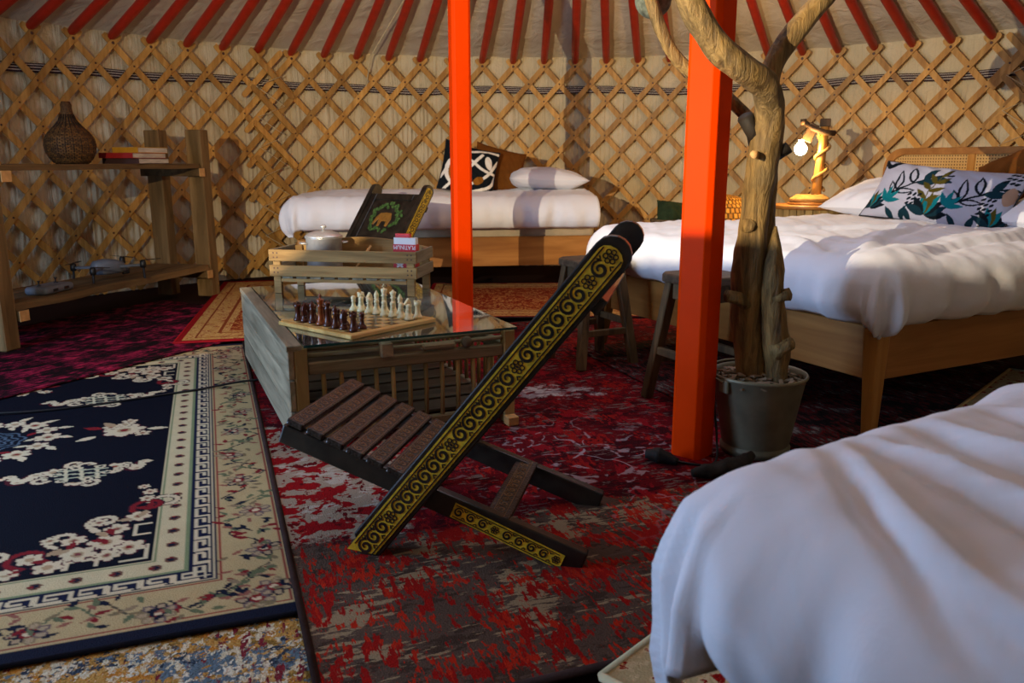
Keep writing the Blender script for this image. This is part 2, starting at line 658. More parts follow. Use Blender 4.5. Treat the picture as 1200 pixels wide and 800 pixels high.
def m_red_rug():
    m = NT('distressed_red_rug', 0.95, 0.08)
    v = m.coord()
    z = m.attr('zone')
    sep = m.n('ShaderNodeSeparateColor')
    m.l(z.outputs['Color'], sep.inputs[0])
    def field(off, big, sx, sy, k=0.5, det=4):
        # blotches broken up by woven streaks; every layer has a field of its own
        mp = m.n('ShaderNodeVectorMath', operation='ADD')
        mp.inputs[1].default_value = (off, off * 0.37, 0)
        m.l(v, mp.inputs[0])
        n1 = m.noise(mp.outputs[0], big, det, 0.6, 0.4)
        sc = m.n('ShaderNodeVectorMath', operation='MULTIPLY')
        sc.inputs[1].default_value = (sx, sy, 1)
        m.l(mp.outputs[0], sc.inputs[0])
        n2 = m.noise(sc.outputs[0], 1.0, 4, 0.65)
        return m.math('ADD', m.math('MULTIPLY', n1, k), m.math('MULTIPLY', n2, 1 - k))

    def layer(base, col, f, t):
        return m.mix(m.ramp(f, [(t - 0.006, (0, 0, 0, 1)), (t + 0.006, (1, 1, 1, 1))]), base, hexc(col))
    brown = layer(hexc('#53443a'), '#41332a', field(3, 9, 22, 60), 0.53)
    brown = layer(brown, '#8d7c60', field(11, 5, 12, 52), 0.545)
    brown = layer(brown, '#8c1511', field(17, 6, 50, 12), 0.525)
    brown = layer(brown, '#a82614', field(23, 9, 80, 20, 0.45), 0.555)
    crim = layer(hexc('#5c0912'), '#380810', field(31, 6, 14, 40), 0.52)
    crim = layer(crim, '#84101a', field(37, 7, 34, 14), 0.545)
    crim = layer(crim, '#6a5a55', field(41, 9, 14, 60, 0.4), 0.575)
    crim = layer(crim, '#8a1613', field(43, 6, 60, 18), 0.565)
    beige = layer(hexc('#9c8b76'), '#b3a898', field(53, 8, 16, 50), 0.55)
    beige = layer(beige, '#8c0f14', field(59, 13, 18, 40, 0.72, 3), 0.515)
    beige = layer(beige, '#5f0b10', field(61, 14, 40, 20, 0.6), 0.575)
    pale = layer(hexc('#71131c'), '#8b8084', field(67, 6, 14, 50), 0.47)
    pale = layer(pale, '#b9b0ae', field(71, 8, 14, 60), 0.52)
    nz = m.math('MULTIPLY', m.math('SUBTRACT', m.noise(v, 14, 5, 0.7), 0.5), 1.1)

    def sharp(ch):
        return m.ramp(m.math('ADD', ch, nz), [(0.44, (0, 0, 0, 1)), (0.54, (1, 1, 1, 1))])
    c = m.mix(sharp(sep.outputs[0]), crim, brown)
    c = m.mix(sharp(sep.outputs[1]), c, beige)
    c = m.mix(sharp(sep.outputs[2]), c, pale)
    # pale scroll outlines of the worn medallions
    vo = m.n('ShaderNodeTexVoronoi', feature='DISTANCE_TO_EDGE')
    vo.inputs['Scale'].default_value = 5.0
    dv = m.n('ShaderNodeVectorMath', operation='ADD')
    nn = m.n('ShaderNodeTexNoise')
    nn.inputs['Scale'].default_value = 5
    m.l(v, nn.inputs['Vector'])
    sc = m.n('ShaderNodeVectorMath', operation='SCALE')
    sc.inputs['Scale'].default_value = 0.35
    m.l(nn.outputs['Color'], sc.inputs[0])
    m.l(v, dv.inputs[0])
    m.l(sc.outputs[0], dv.inputs[1])
    m.l(dv.outputs[0], vo.inputs['Vector'])
    line = m.ramp(vo.outputs['Distance'], [(0.018, (1, 1, 1, 1)), (0.032, (0, 0, 0, 1))])
    lm = m.math('MULTIPLY', m.math('MULTIPLY', line, m.ramp(m.noise(v, 26, 3), [(0.47, (0, 0, 0, 1)), (0.55, (1, 1, 1, 1))])), 0.75)
    lm = m.math('MULTIPLY', lm, z.outputs['Alpha'])
    c = m.mix(lm, c, hexc('#a89aa0'))
    m.color(c)
    m.bump(m.noise(v, 230, 2), 0.6, 0.006)
    return m.m


M['red_rug'] = m_red_rug()


def m_blotch(name, stops, sx=20, sy=20, big=6, weave=220, mixw=0.5, dist=0.6):
    m = NT(name, 0.95, 0.08)
    v = m.coord()
    f = m.math('ADD', m.math('MULTIPLY', m.noise(v, big, 7, 0.65, dist), mixw),
               m.math('MULTIPLY', m.noise(m.coord((sx, sy, 1)), 1.0, 5, 0.65), 1 - mixw))
    m.color(m.ramp(f, stops, 'CONSTANT'))
    m.bump(m.noise(v, weave, 2), 0.6, 0.006)
    return m.m


M['magenta_rug'] = m_blotch('magenta_black_rug', [(0.0, hexc('#120a0c')), (0.47, hexc('#2a0c16')), (0.51, hexc('#5e1028')), (0.55, hexc('#8e1a3a')), (0.60, hexc('#b32b45'))], 14, 60, 8)
M['dark_rug'] = m_blotch('dark_faded_rug', [(0.0, hexc('#14100f')), (0.46, hexc('#2a1a1a')), (0.50, hexc('#5e0d12')), (0.535, hexc('#3a3232')), (0.575, hexc('#6d625e'))], 60, 14, 7)


def m_multi():
    m = NT('multicolour_rug', 0.95, 0.08)
    v = m.coord()
    c = hexc('#bb8f4a')
    for k, (col, big, sx, sy, t) in enumerate((('#8a6a30', 7, 20, 50, 0.52), ('#b87a2c', 6, 30, 40, 0.54), ('#5f717c', 4, 40, 40, 0.535), ('#d3c7a6', 9, 60, 40, 0.54), ('#34404e', 8, 50, 60, 0.58), ('#7a2730', 3.5, 50, 18, 0.57), ('#d8cfb6', 14, 90, 70, 0.575))):
        mp = m.n('ShaderNodeVectorMath', operation='ADD')
        mp.inputs[1].default_value = (k * 5.3, k * 2.9, 0)
        m.l(v, mp.inputs[0])
        sc = m.n('ShaderNodeVectorMath', operation='MULTIPLY')
        sc.inputs[1].default_value = (sx, sy, 1)
        m.l(mp.outputs[0], sc.inputs[0])
        f = m.math('ADD', m.math('MULTIPLY', m.noise(mp.outputs[0], big, 4, 0.6), 0.5), m.math('MULTIPLY', m.noise(sc.outputs[0], 1.0, 4, 0.6), 0.5))
        c = m.mix(m.ramp(f, [(t - 0.01, (0, 0, 0, 1)), (t + 0.01, (1, 1, 1, 1))]), c, hexc(col))
    m.color(c)
    m.bump(m.noise(v, 130, 3), 1.0, 0.01)
    return m.m


M['multi_rug'] = m_multi()
M['cream_rug'] = m_blotch('cream_red_rug', [(0.0, hexc('#b5a880')), (0.5, hexc('#c8ba92')), (0.54, hexc('#8e1512')), (0.60, hexc('#6e0e0e'))], 22, 22, 12)


def m_orange_rug(name, w_, l_):
    """persian rug: bands follow the distance from the edge (rug local coords, origin at a corner)"""
    m = NT(name, 0.95, 0.08)
    c = m.n('ShaderNodeTexCoord')
    sp = m.n('ShaderNodeSeparateXYZ')
    m.l(c.outputs['Object'], sp.inputs[0])
    dx = m.math('MINIMUM', sp.outputs[0], m.math('SUBTRACT', w_, sp.outputs[0]))
    dy = m.math('MINIMUM', sp.outputs[1], m.math('SUBTRACT', l_, sp.outputs[1]))
    d = m.math('MINIMUM', dx, dy)
    v = m.coord()
    n1 = m.noise(v, 26, 4, 0.6, 1.5)
    fld = m.ramp(n1, [(0.0, hexc('#7a2410')), (0.48, hexc('#9c3e18')), (0.54, hexc('#c69a55')), (0.60, hexc('#8e3014'))], 'CONSTANT')
    brd = m.ramp(n1, [(0.0, hexc('#b98d4c')), (0.50, hexc('#d0ad6c')), (0.56, hexc('#8e3a1c'))], 'CONSTANT')
    bands = m.ramp(d, [(0.0, (1, 0, 0, 1)), (0.035, (0, 1, 0, 1)), (0.09, (0, 0, 1, 1)), (0.105, (0, 1, 0, 1)), (0.20, (0, 0, 1, 1)), (0.22, (0, 1, 0, 1)), (0.26, (0, 0, 0, 1))], 'CONSTANT')
    sc = m.n('ShaderNodeSeparateColor')
    m.l(bands, sc.inputs[0])
    x = m.mix(sc.outputs[0], fld, hexc('#8c1216'))
    x = m.mix(sc.outputs[1], x, brd)
    x = m.mix(sc.outputs[2], x, hexc('#86401f'))
    m.color(x)
    m.bump(m.noise(v, 230, 2), 0.6, 0.006)
    return m.m


# ------------------------------------------------------------------ painting on fine grids (woven / printed patterns)
class Canvas:
    def __init__(self, w_, h_, res, col):
        self.w, self.h, self.res = w_, h_, res
        self.nx, self.ny = int(round(w_ / res)) + 1, int(round(h_ / res)) + 1
        self.X, self.Y = np.meshgrid(np.linspace(0, w_, self.nx), np.linspace(0, h_, self.ny))
        self.C = np.ones((self.ny, self.nx, 4), dtype=np.float32)
        self.C[:] = hexc(col)

    def _win(self, x0, x1, y0, y1):
        i0 = max(0, int(x0 / self.res) - 1)
        i1 = min(self.nx, int(x1 / self.res) + 3)
        j0 = max(0, int(y0 / self.res) - 1)
        j1 = min(self.ny, int(y1 / self.res) + 3)
        return (slice(j0, max(j0, j1)), slice(i0, max(i0, i1)))

    def put(self, sl, mask, col):
        self.C[sl][mask] = hexc(col)

    def rect(self, x0, x1, y0, y1, col):
        s = self._win(x0, x1, y0, y1)
        X, Y = self.X[s], self.Y[s]
        self.put(s, (X >= x0) & (X <= x1) & (Y >= y0) & (Y <= y1), col)

    def ell(self, cx, cy, rx, ry, ang, col):
        r = max(rx, ry)
        s = self._win(cx - r, cx + r, cy - r, cy + r)
        X, Y = self.X[s] - cx, self.Y[s] - cy
        c, n = math.cos(ang), math.sin(ang)
        u, v = X * c + Y * n, -X * n + Y * c
        self.put(s, (u / rx) ** 2 + (v / ry) ** 2 <= 1, col)

    def stroke(self, pts, wd, col):
        for (ax, ay), (bx, by) in zip(pts[:-1], pts[1:]):
            s = self._win(min(ax, bx) - wd, max(ax, bx) + wd, min(ay, by) - wd, max(ay, by) + wd)
            X, Y = self.X[s], self.Y[s]
            dx, dy = bx - ax, by - ay
            L = dx * dx + dy * dy + 1e-12
            t = np.clip(((X - ax) * dx + (Y - ay) * dy) / L, 0, 1)
            d = np.hypot(X - ax - t * dx, Y - ay - t * dy)
            self.put(s, d <= wd / 2, col)

    def leaf(self, x, y, ang, L, wd, col):
        s = self._win(x - L, x + L, y - L, y + L)
        X, Y = self.X[s] - x, self.Y[s] - y
        c, n = math.cos(ang), math.sin(ang)
        u, v = (X * c + Y * n) / L, (-X * n + Y * c)
        ok = (u > 0) & (u < 1)
        uu = np.clip(u, 0, 1)
        self.put(s, ok & (np.abs(v) <= wd / 2 * np.sin(PI * uu ** 0.8)), col)

    def mesh(self, name, mat, fn):
        """fn(X, Y) -> positions (ny, nx, 3)"""
        P = fn(self.X, self.Y).reshape(-1, 3).astype(np.float32)
        nx, ny = self.nx, self.ny
        idx = np.arange(nx * ny, dtype=np.int32).reshape(ny, nx)
        q = np.stack([idx[:-1, :-1], idx[:-1, 1:], idx[1:, 1:], idx[1:, :-1]], -1).reshape(-1, 4)
        me = bpy.data.meshes.new(name)
        me.vertices.add(len(P))
        me.vertices.foreach_set('co', P.ravel())
        me.loops.add(q.size)
        me.loops.foreach_set('vertex_index', q.ravel())
        me.polygons.add(len(q))
        me.polygons.foreach_set('loop_start', np.arange(0, q.size, 4, dtype=np.int32))
        me.polygons.foreach_set('use_smooth', np.ones(len(q), dtype=bool))
        me.update(calc_edges=True)
        a = me.color_attributes.new('paint', 'FLOAT_COLOR', 'POINT')
        a.data.foreach_set('color', self.C.reshape(-1, 4).ravel())
        me.materials.append(mat)
        return me


# ================================================================== THE YURT
DTH = 2 * PI / 92
ALPHA = math.radians(47)
ROW = DTH * YR / 2 * math.tan(ALPHA)
K = math.cos(ALPHA) / YR


def pol(r, th, z):
    return Vector((r * math.cos(th), r * math.sin(th), z))


# ground under the rugs
fl = MB()
fl.lathe([(4.33, -0.05), (4.33, 0.0)], 96, (YC.x, YC.y, 0)).build('floor', M['floor'])
tag(bpy.data.objects['floor'], 'dark floor of the round yurt under the rugs', kind='structure')

# wall lining, a cylinder of loosely pleated cloth with a doorway gap behind the camera
TH_DOOR = math.atan2(1.74 - YC.y, -3.36 - YC.x)
wall = empty('wall_back', tuple(YC), 0, 'round lattice wall of crossed wooden laths over pleated cream cloth', None, None, 'structure')


def lining_pt(th, z):
    ple = 0.0055 * math.sin(th * 560 + 5 * math.sin(th * 17) + 5.0 * noise.noise(Vector((th * 12, z * 1.5, 0)))) * (0.6 + 0.8 * noise.noise(Vector((th * 30, z, 4)))) + 0.005 * math.sin(th * 190 + 3 * noise.noise(Vector((th * 9, z * 1.3, 0))))
    k = min(1.0, max(0.15, (1.72 - z) / 0.3))
    big = 0.02 * noise.noise(Vector((th * 14, z * 2.2, 5.0)))
    r = YR + 0.055 + ple * k + big
    return pol(r, th, z)


mb = MB()
zs = [0.0, 0.15, 0.35, 0.55, 0.75, 0.95, 1.15, 1.35, 1.5, 1.62, 1.72, 1.84, 1.98]
a0, a1, NA = math.radians(8), math.radians(186), 2600
mb.grid(lambda u, v: lining_pt(a0 + (a1 - a0) * u, zs[int(round(v * (len(zs) - 1)))]), NA, len(zs) - 1, True)
mb.build('cloth_lining', M['lining'], wall, True)
mb = MB()
aa = a1
while aa < a0 + 2 * PI - 1e-6:
    bb = min(aa + 0.045, a0 + 2 * PI)
    dm = abs(((aa + bb) / 2 - TH_DOOR + PI) % (2 * PI) - PI)
    lo = 1.72 if dm < 0.15 else 0.0
    n = len(mb.v)
    for th in (aa, bb):
        for z in (lo, 1.98):
            mb.v.append(tuple(pol(YR + 0.05, th, z)))
    mb.f.append((n, n + 1, n + 3, n + 2))
    aa = bb
mb.build('cloth_lining', M['lining'], wall, True)

# laths
H0, H1 = 3, 48                    # head indices that are built (angle = i * DTH)


def lath_mesh(name, sgn, rin, s0, s1, wd=0.047, th=0.013, seg=9):
    b = MB()
    up = Vector((0, 0, 1))
    rows = []
    for i in range(seg + 1):
        s = s0 + (s1 - s0) * i / seg
        t = sgn * s * K
        z = ZH - s * math.sin(ALPHA)
        tang = Vector((-math.sin(t), math.cos(t), 0))
        rad = Vector((math.cos(t), math.sin(t), 0))
        d = tang * sgn * math.cos(ALPHA) - up * math.sin(ALPHA)
        sd = rad.cross(d).normalized()
        p = rad * rin + up * z
        ww = wd * (0.62 if i in (0, seg) else 1.0)
        rows.append((p, sd, rad, ww))
        if i in (0, seg):
            pass
    # short rounded ends
    ext = []
    for k, (p, sd, rad, ww) in enumerate(rows):
        ext.append((p, sd, rad, ww))
        if k == 0 or k == len(rows) - 2:
            f = 0.02 / ((s1 - s0) / seg)
            f = f if k == 0 else 1 - f
            q = rows[k + 1]
            ext.append((p.lerp(q[0], f), sd.lerp(q[1], f), rad.lerp(q[2], f), wd))
    for p, sd, rad, ww in ext:
        for a, c in ((-1, 0), (1, 0), (1, 1), (-1, 1)):
            b.v.append(tuple(p + sd * (a * ww / 2) + rad * (c * th)))
    m_ = len(ext)
    for i in range(m_ - 1):
        for k in range(4):
            k2 = (k + 1) % 4
            b.f.append((4 * i + k, 4 * i + k2, 4 * i + 4 + k2, 4 * i + 4 + k))
    b.f.append((0, 1, 2, 3)[::-1])
    b.f.append(tuple(4 * (m_ - 1) + k for k in range(4)))
    return b.mesh(name, M['lath'])


LFULL = (ZH - 0.015) / math.sin(ALPHA)
me_f = lath_mesh('lath', 1, YR - 0.026, -0.085, LFULL)
me_b = lath_mesh('lath', -1, YR - 0.0125, -0.085, LFULL)
for i in range(H0, H1):
    obj('lath', me_f, wall, rot=(0, 0, i * DTH))
    obj('lath', me_b, wall, rot=(0, 0, i * DTH))

# bolts at the crossings: too small to pick apart
mb = MB()
for i in range(H0, H1 + 6):
    for n in range(0, 12):
        th = (i + n / 2) * DTH
        if th > math.radians(186):
            continue
        z = ZH - n * ROW
        big = 1.5 if n == 0 else 1.0
        R_ = Matrix.Rotation(th, 4, 'Z') @ Matrix.Translation((YR - 0.0262, 0, z)) @ Matrix.Rotation(-PI / 2, 4, 'Y')
        mb.lathe([(0.009 * big, 0), (0.006 * big, 0.004)], 6, M=R_)
tag(mb.build('bolt', M['bolt'], wall), 'dark bolt heads at the lath crossings', kind='stuff')

# overlap of two lattice panels: doubled laths tied with cord
for TS in (math.radians(124.2), math.radians(35.5)):
    for k in range(6):
        z = 0.28 + 0.29 * k
        for sg, rr, dth, nm in ((1, YR - 0.040, 0.012, 'f'), (-1, YR - 0.053, -0.006, 'b')):
            s_mid = (ZH - z) / math.sin(ALPHA)
            me = lath_mesh('lath', sg, rr, s_mid - 0.26, s_mid + 0.26, 0.046, 0.012, 3)
            obj('lath', me, wall, rot=(0, 0, TS - sg * s_mid * K + dth))
    mb = MB()
    pts = []
    for k in range(13):
        z = 1.72 - 0.125 * k
        pts.append(pol(YR - 0.062, TS + (0.028 if k % 2 else -0.028), z + (0.03 if k % 2 else 0)))
    mb.tube(pts, 0.0045, 5)
    mb.build('lacing_cord', M['rope'], wall, True)

# woven band behind the laths
NB = 240
verts, faces, uvs = [], [], []
for i in range(NB + 1):
    th = a0 + (a1 - a0) * i / NB
    zc = 1.655 + 0.012 * math.sin(th * 9) + 0.008 * math.sin(th * 23)
    for z, v_ in ((zc - 0.032, 0), (zc + 0.032, 1)):
        verts.append(tuple(pol(YR + 0.008, th, z)))
        verts.append(tuple(pol(YR + 0.011, th, z)))
for i in range(NB):
    b0, b1 = 4 * i, 4 * i + 4
    faces += [(b0, b0 + 2, b1 + 2, b1), (b0 + 1, b1 + 1, b1 + 3, b0 + 3), (b0 + 2, b0 + 3, b1 + 3, b1 + 2), (b0, b1, b1 + 1, b0 + 1)]
me = bpy.data.meshes.new('woven_band')
me.from_pydata(verts, [], faces)
uv = me.uv_layers.new(name='UVMap')
for lp in me.loops:
    vi = lp.vertex_index
    uv.data[lp.index].uv = (vi // 4 / NB * 100, 1.0 if (vi % 4) >= 2 else 0.0)
me.materials.append(M['band'])
obj('woven_band', me, wall)

# roof: cloth cone, poles, crown ring
ZC, RC = 3.02, 1.25
roof = empty('ceiling', tuple(YC), 0, 'conical roof of red poles under taut beige cloth', None, None, 'structure')


def roof_pt(u, v):
    th = 2 * PI * u
    r = (YR + 0.08) * (1 - v) + (RC - 0.05) * v
    z = 1.95 + (ZC + 0.09 - 1.95) * v
    sag = 0.018 * math.sin(th * 92) * math.sin(PI * min(1, v * 1.1)) + 0.02 * noise.noise(Vector((th * 16, v * 9, 2)))
    seam = 0.012 * math.exp(-((v - 0.13) / 0.012) ** 2)
    return pol(r, th, z - sag * 0.6 - seam)


MB().grid(roof_pt, 920, 40, False).build('roof_cloth', M['roof_cloth'], roof, True)
mb = MB()
p0, p1 = Vector((YR + 0.02, 0, ZH + 0.035)), Vector((RC, 0, ZC))
ts = [0, 0.012, 0.03, 0.3, 0.7, 1.0]
mb.tube([p0.lerp(p1, t) for t in ts], [0.022, 0.03, 0.034, 0.036, 0.036, 0.034], 10)
me = mb.mesh('roof_pole', M['pole'], True)
for i in range(H0, H1):
    obj('roof_pole', me, roof, rot=(0, 0, i * DTH))
mb = MB()
mb.tube([pol(RC - 0.02, 2 * PI * k / 72, ZC + 0.02) for k in range(72)], 0.07, 10, closed=True)
mb.build('crown_ring', M['post'], roof, True)
# cord hanging beside one pole
mb = MB()
q0 = pol(YR - 0.02, math.radians(112.5), ZH - 0.22)
mb.tube([q0, pol(YR - 0.06, math.radians(111.8), ZH + 0.06), pol(YR - 0.9, math.radians(110.5), ZH + 0.36), pol(YR - 2.2, math.radians(107), ZH + 0.80)], 0.006, 5)
mb.build('hanging_cord', M['rope'], roof, True)


def post(x, y, rz, label, top):
    # square post with broad chamfers, on a small round-over
    a, c = 0.056, 0.016
    out = [(a, -a + c), (a, a - c), (a - c, a), (-a + c, a), (-a, a - c), (-a, -a + c), (-a + c, -a), (a - c, -a)]
    root = empty('support_post', (x, y, 0), rz, label, 'post', 'orange posts holding up the crown')
    b = MB()
    b.prism(out, top - 0.10)
    b.build('shaft', M['post'], root, bevel=0.002)
    b = MB()
    b.box((-0.10, -0.10, top - 0.10), (0.10, 0.10, top))
    b.build('capital', M['post'], root, bevel=0.01)
    return root


post(0.615, 2.63, math.radians(47), 'glossy orange roof post standing beside the zinc bucket', 2.97)
post(-0.303, 4.92, math.radians(18), 'glossy orange roof post standing behind the glass table', 2.97)


# ================================================================== RUGS
def rug(name, O, ang, w_, l_, mat, label, z0, th=0.008, edge=None, ew=0.02, cat='rug'):
    root = empty(name, (O[0], O[1], z0), ang, label, cat)
    MB().box((0, 0, 0), (w_, l_, th)).build('pile', mat, root, bevel=0.003)
    if edge:
        for nm, p, q in (('binding', (0, 0), (0, l_)), ('binding', (w_, 0), (w_, l_)), ('binding', (0, 0), (w_, 0)), ('binding', (0, l_), (w_, l_))):
            b = MB()
            b.tube([Vector((p[0], p[1], th * 0.55)), Vector((q[0], q[1], th * 0.55))], ew / 2, 8)
            o = b.build(nm, edge, root, True)
            o.scale = (1, 1, 1)
    return root


# the blue chinese rug: x from its right edge inwards, y from the near edge away
def blue_rug():
    W_, L_ = 2.1, 2.95
    c = Canvas(W_, L_, 0.0052, '#060a18')
    rs = random.Random(3)
    X, Y = c.X, c.Y
    d = np.minimum(np.minimum(X, W_ + 5 - X), np.minimum(Y, L_ - Y))
    full = (slice(None), slice(None))
    f0 = 0.372

    def bandset(lo, hi, col):
        c.put(full, (d >= lo) & (d < hi), col)
    bandset(0, 0.045, '#14182a')
    bandset(0.045, 0.215, '#b5a274')
    bandset(0.055, 0.060, '#8a2a2a')
    bandset(0.205, 0.212, '#8a2a2a')
    bandset(0.215, 0.285, '#141a35')
    bandset(0.222, 0.226, '#c2b48e')
    bandset(0.276, 0.280, '#c2b48e')
    bandset(0.285, 0.292, '#7c8a62')
    bandset(0.292, 0.360, '#c6b98f')
    bandset(0.360, 0.366, '#6f7f58')
    bandset(0.366, f0, '#c6b98f')

    # along-edge helper: side 0 = right edge (x), side 1 = near edge, side 2 = far edge
    def P(side, s, dd):
        if side == 0:
            return dd, s
        if side == 1:
            return s, dd
        return s, L_ - dd
    CR, RD, GR, NV, TN = '#cdbf9b', '#7c1c22', '#616a4c', '#141a2c', '#a88f6c'
    for side in (0, 1, 2):
        T = L_ if side == 0 else W_
        # greek key
        s = 0.245
        while s < T - 0.24:
            a = [(0.233, 0), (0.268, 0), (0.268, 0.052), (0.247, 0.052), (0.247, 0.026)]
            c.stroke([P(side, s + q, dd) for dd, q in a], 0.0075, CR)
            c.stroke([P(side, s + 0.068 - q, 0.501 - dd) for dd, q in a[:3]], 0.0085, CR)
            s += 0.074
        # small buds on the cream band
        s = 0.36
        while s < T - 0.33:
            x, y = P(side, s, 0.326)
            c.ell(x, y, 0.016, 0.016, 0, '#6d4a3a')
            c.ell(x, y, 0.009, 0.009, 0, NV)
            c.ell(*P(side, s + 0.010, 0.326), 0.007, 0.005, 0, RD)
            s += 0.088
        # floral border on beige
        s = 0.09
        k = 0
        while s < T - 0.06:
            dd = 0.132 + 0.035 * math.sin(k * 1.7)
            x, y = P(side, s, dd)
            if k % 3 == 0:
                for j in range(7):
                    a = j * 2 * PI / 7
                    c.ell(x + 0.030 * math.cos(a), y + 0.030 * math.sin(a), 0.017, 0.013, a, rs.choice([NV, '#6a5a58', '#8a7a5a']))
                    c.ell(x + 0.030 * math.cos(a), y + 0.030 * math.sin(a), 0.011, 0.008, a, '#a89574')
                c.ell(x, y, 0.018, 0.018, 0, RD)
                c.ell(x, y, 0.010, 0.010, 0, CR)
            else:
                pts = []
                for j in range(9):
                    t = j / 8
                    pts.append(P(side, s - 0.05 + 0.11 * t, dd + 0.035 * math.sin(t * 5 + k)))
                c.stroke(pts, 0.006, rs.choice([GR, NV, '#57503f']))
                for q in pts[1::2]:
                    c.leaf(q[0], q[1], rs.uniform(0, 6.3), 0.042, 0.017, rs.choice([GR, GR, RD, NV, '#8c7a5e']))
            for j in range(6):
                x2, y2 = P(side, s + rs.uniform(-.05, .05), 0.132 + rs.uniform(-.062, .062))
                c.leaf(x2, y2, rs.uniform(0, 6.3), 0.036, 0.014, rs.choice([GR, RD, NV, '#7b6d50', '#8f5a4a']))
            s += 0.085
            k += 1

    def flower(x, y, r, n=6, core=RD):
        for j in range(n):
            a = j * 2 * PI / n + 0.3
            c.ell(x + r * .62 * math.cos(a), y + r * .62 * math.sin(a), r * .50, r * .40, a, '#5a2530')
        for j in range(n):
            a = j * 2 * PI / n + 0.3
            c.ell(x + r * .62 * math.cos(a), y + r * .62 * math.sin(a), r * .43, r * .33, a, CR)
        c.ell(x, y, r * .36, r * .36, 0, TN)
        c.ell(x, y, r * .20, r * .20, 0, core)

    def curl(x, y, a, L, col, wd=0.016, turn=3.2):
        pts = []
        px, py = x, y
        for j in range(14):
            pts.append((px, py))
            a += turn / 14 * (1 + j / 9)
            px += L / 14 * math.cos(a)
            py += L / 14 * math.sin(a)
        c.stroke(pts, wd + 0.008, '#3b1822')
        c.stroke(pts, wd, col)

    def ribbon(x, y, a, L, col=CR):
        # cloud-like ribbon: a chain of scalloped blobs with a dark-red offset edge
        pts = []
        for j in range(14):
            t = j / 13
            o = 0.030 * math.sin(t * 9 + a)
            pts.append((x + L * t * math.cos(a) - o * math.sin(a), y + L * t * math.sin(a) + o * math.cos(a), 0.026 * (1 - 0.45 * t)))
        for px, py, r in pts:
            c.ell(px + 0.007, py - 0.007, r * 1.05, r * 0.85, a, '#4d1a22')
        for k, (px, py, r) in enumerate(pts):
            c.ell(px, py, r * (1.0 if k % 2 else 0.78), r * 0.75, a, col)
        for px, py, r in pts[3::4]:
            c.ell(px, py, r * 0.4, r * 0.25, a, TN)

    def knot(x, y, s=1.0):
        # endless knot with flying cloud ribbons
        for a, L in ((0.10, 0.13), (PI * 0.93, 0.10)):
            ribbon(x + 0.11 * math.cos(a), y + 0.05 * math.sin(a), a, L * s)
        for k in range(8):
            a = k * PI / 4 + 0.3
            curl(x + 0.105 * s * math.cos(a), y + 0.085 * s * math.sin(a), a - 0.5, 0.13 * s, CR, 0.016 * s, 3.6 if k % 2 else -3.6)
        for k in range(3):
            a = k * 2.1 + 0.6
            flower(x + 0.11 * s * math.cos(a), y + 0.075 * s * math.sin(a), 0.036 * s, 6, RD if k % 2 else TN)
        c.ell(x, y, 0.100 * s, 0.080 * s, 0, '#0a0f20')
        for k in range(6):
            a = k * PI / 3 + 0.2
            c.ell(x + 0.082 * s * math.cos(a), y + 0.066 * s * math.sin(a), 0.020 * s, 0.016 * s, a, CR)
            c.ell(x + 0.082 * s * math.cos(a), y + 0.066 * s * math.sin(a), 0.009 * s, 0.007 * s, a, '#0a0f20')
        for o in (-0.040, 0, 0.040):
            c.stroke([(x - 0.075 * s, y + o * s * 0.9 - 0.008), (x + 0.075 * s, y + o * s * 0.9 + 0.008)], 0.0115, '#a9ab8c')
            c.stroke([(x + o * s * 1.2 - 0.008, y - 0.062 * s), (x + o * s * 1.2 + 0.008, y + 0.062 * s)], 0.0115, '#c9c09a')

    def spray(x, y, s=1.0, seed=0):
        r2 = random.Random(seed)
        flower(x, y, 0.062 * s, 7)
        for j in range(9):
            a = r2.uniform(0, 6.28)
            rr = r2.uniform(0.075, 0.14) * s
            if r2.random() < 0.45:
                flower(x + rr * math.cos(a), y + rr * .7 * math.sin(a), 0.026 * s, 5, rs.choice([RD, TN]))
            else:
                c.leaf(x + rr * .7 * math.cos(a), y + rr * .6 * math.sin(a), a, 0.07 * s, 0.030 * s, r2.choice([CR, TN, RD]))

    def corner(sx, sy, ox, oy):
        def q(u, v):
            return ox + sx * u, oy + sy * v

        def scroll(u, v, a, L, col, wd=0.016, turn=3.4):
            x, y = q(u, v)
            curl(x, y, math.atan2(sy * math.sin(a), sx * math.cos(a)), L, col, wd, turn * sx * sy)
        c.stroke([q(0.015, 0.10), q(0.015, 0.02), q(0.07, 0.02)], 0.013, CR)
        c.stroke([q(0.015, 0.24), q(0.05, 0.24), q(0.05, 0.17), q(0.015, 0.17)], 0.012, CR)
        c.stroke([q(0.20, 0.02), q(0.20, 0.06), q(0.13, 0.06), q(0.13, 0.02)], 0.012, CR)
        for u, v, a, L, col in ((0.03, 0.40, 1.9, 0.20, CR), (0.06, 0.33, 0.8, 0.22, RD), (0.16, 0.25, 0.6, 0.20, CR), (0.24, 0.16, 0.4, 0.20, CR), (0.30, 0.06, 0.2, 0.24, RD), (0.38, 0.10, 0.3, 0.18, CR)):
            scroll(u, v, a, L, col)
        for u, v, r in ((0.06, 0.10, 0.042), (0.12, 0.15, 0.046), (0.05, 0.30, 0.034), (0.11, 0.07, 0.034), (0.18, 0.10, 0.044), (0.24, 0.05, 0.036), (0.20, 0.19, 0.032), (0.10, 0.23, 0.034),
                        (0.29, 0.11, 0.032), (0.33, 0.04, 0.030), (0.15, 0.29, 0.026), (0.26, 0.21, 0.024), (0.03, 0.48, 0.022), (0.05, 0.53, 0.018), (0.42, 0.05, 0.024), (0.035, 0.43, 0.022)):
            flower(*q(u, v), r, 6, rs.choice([RD, RD, TN, '#7a3a3a']))
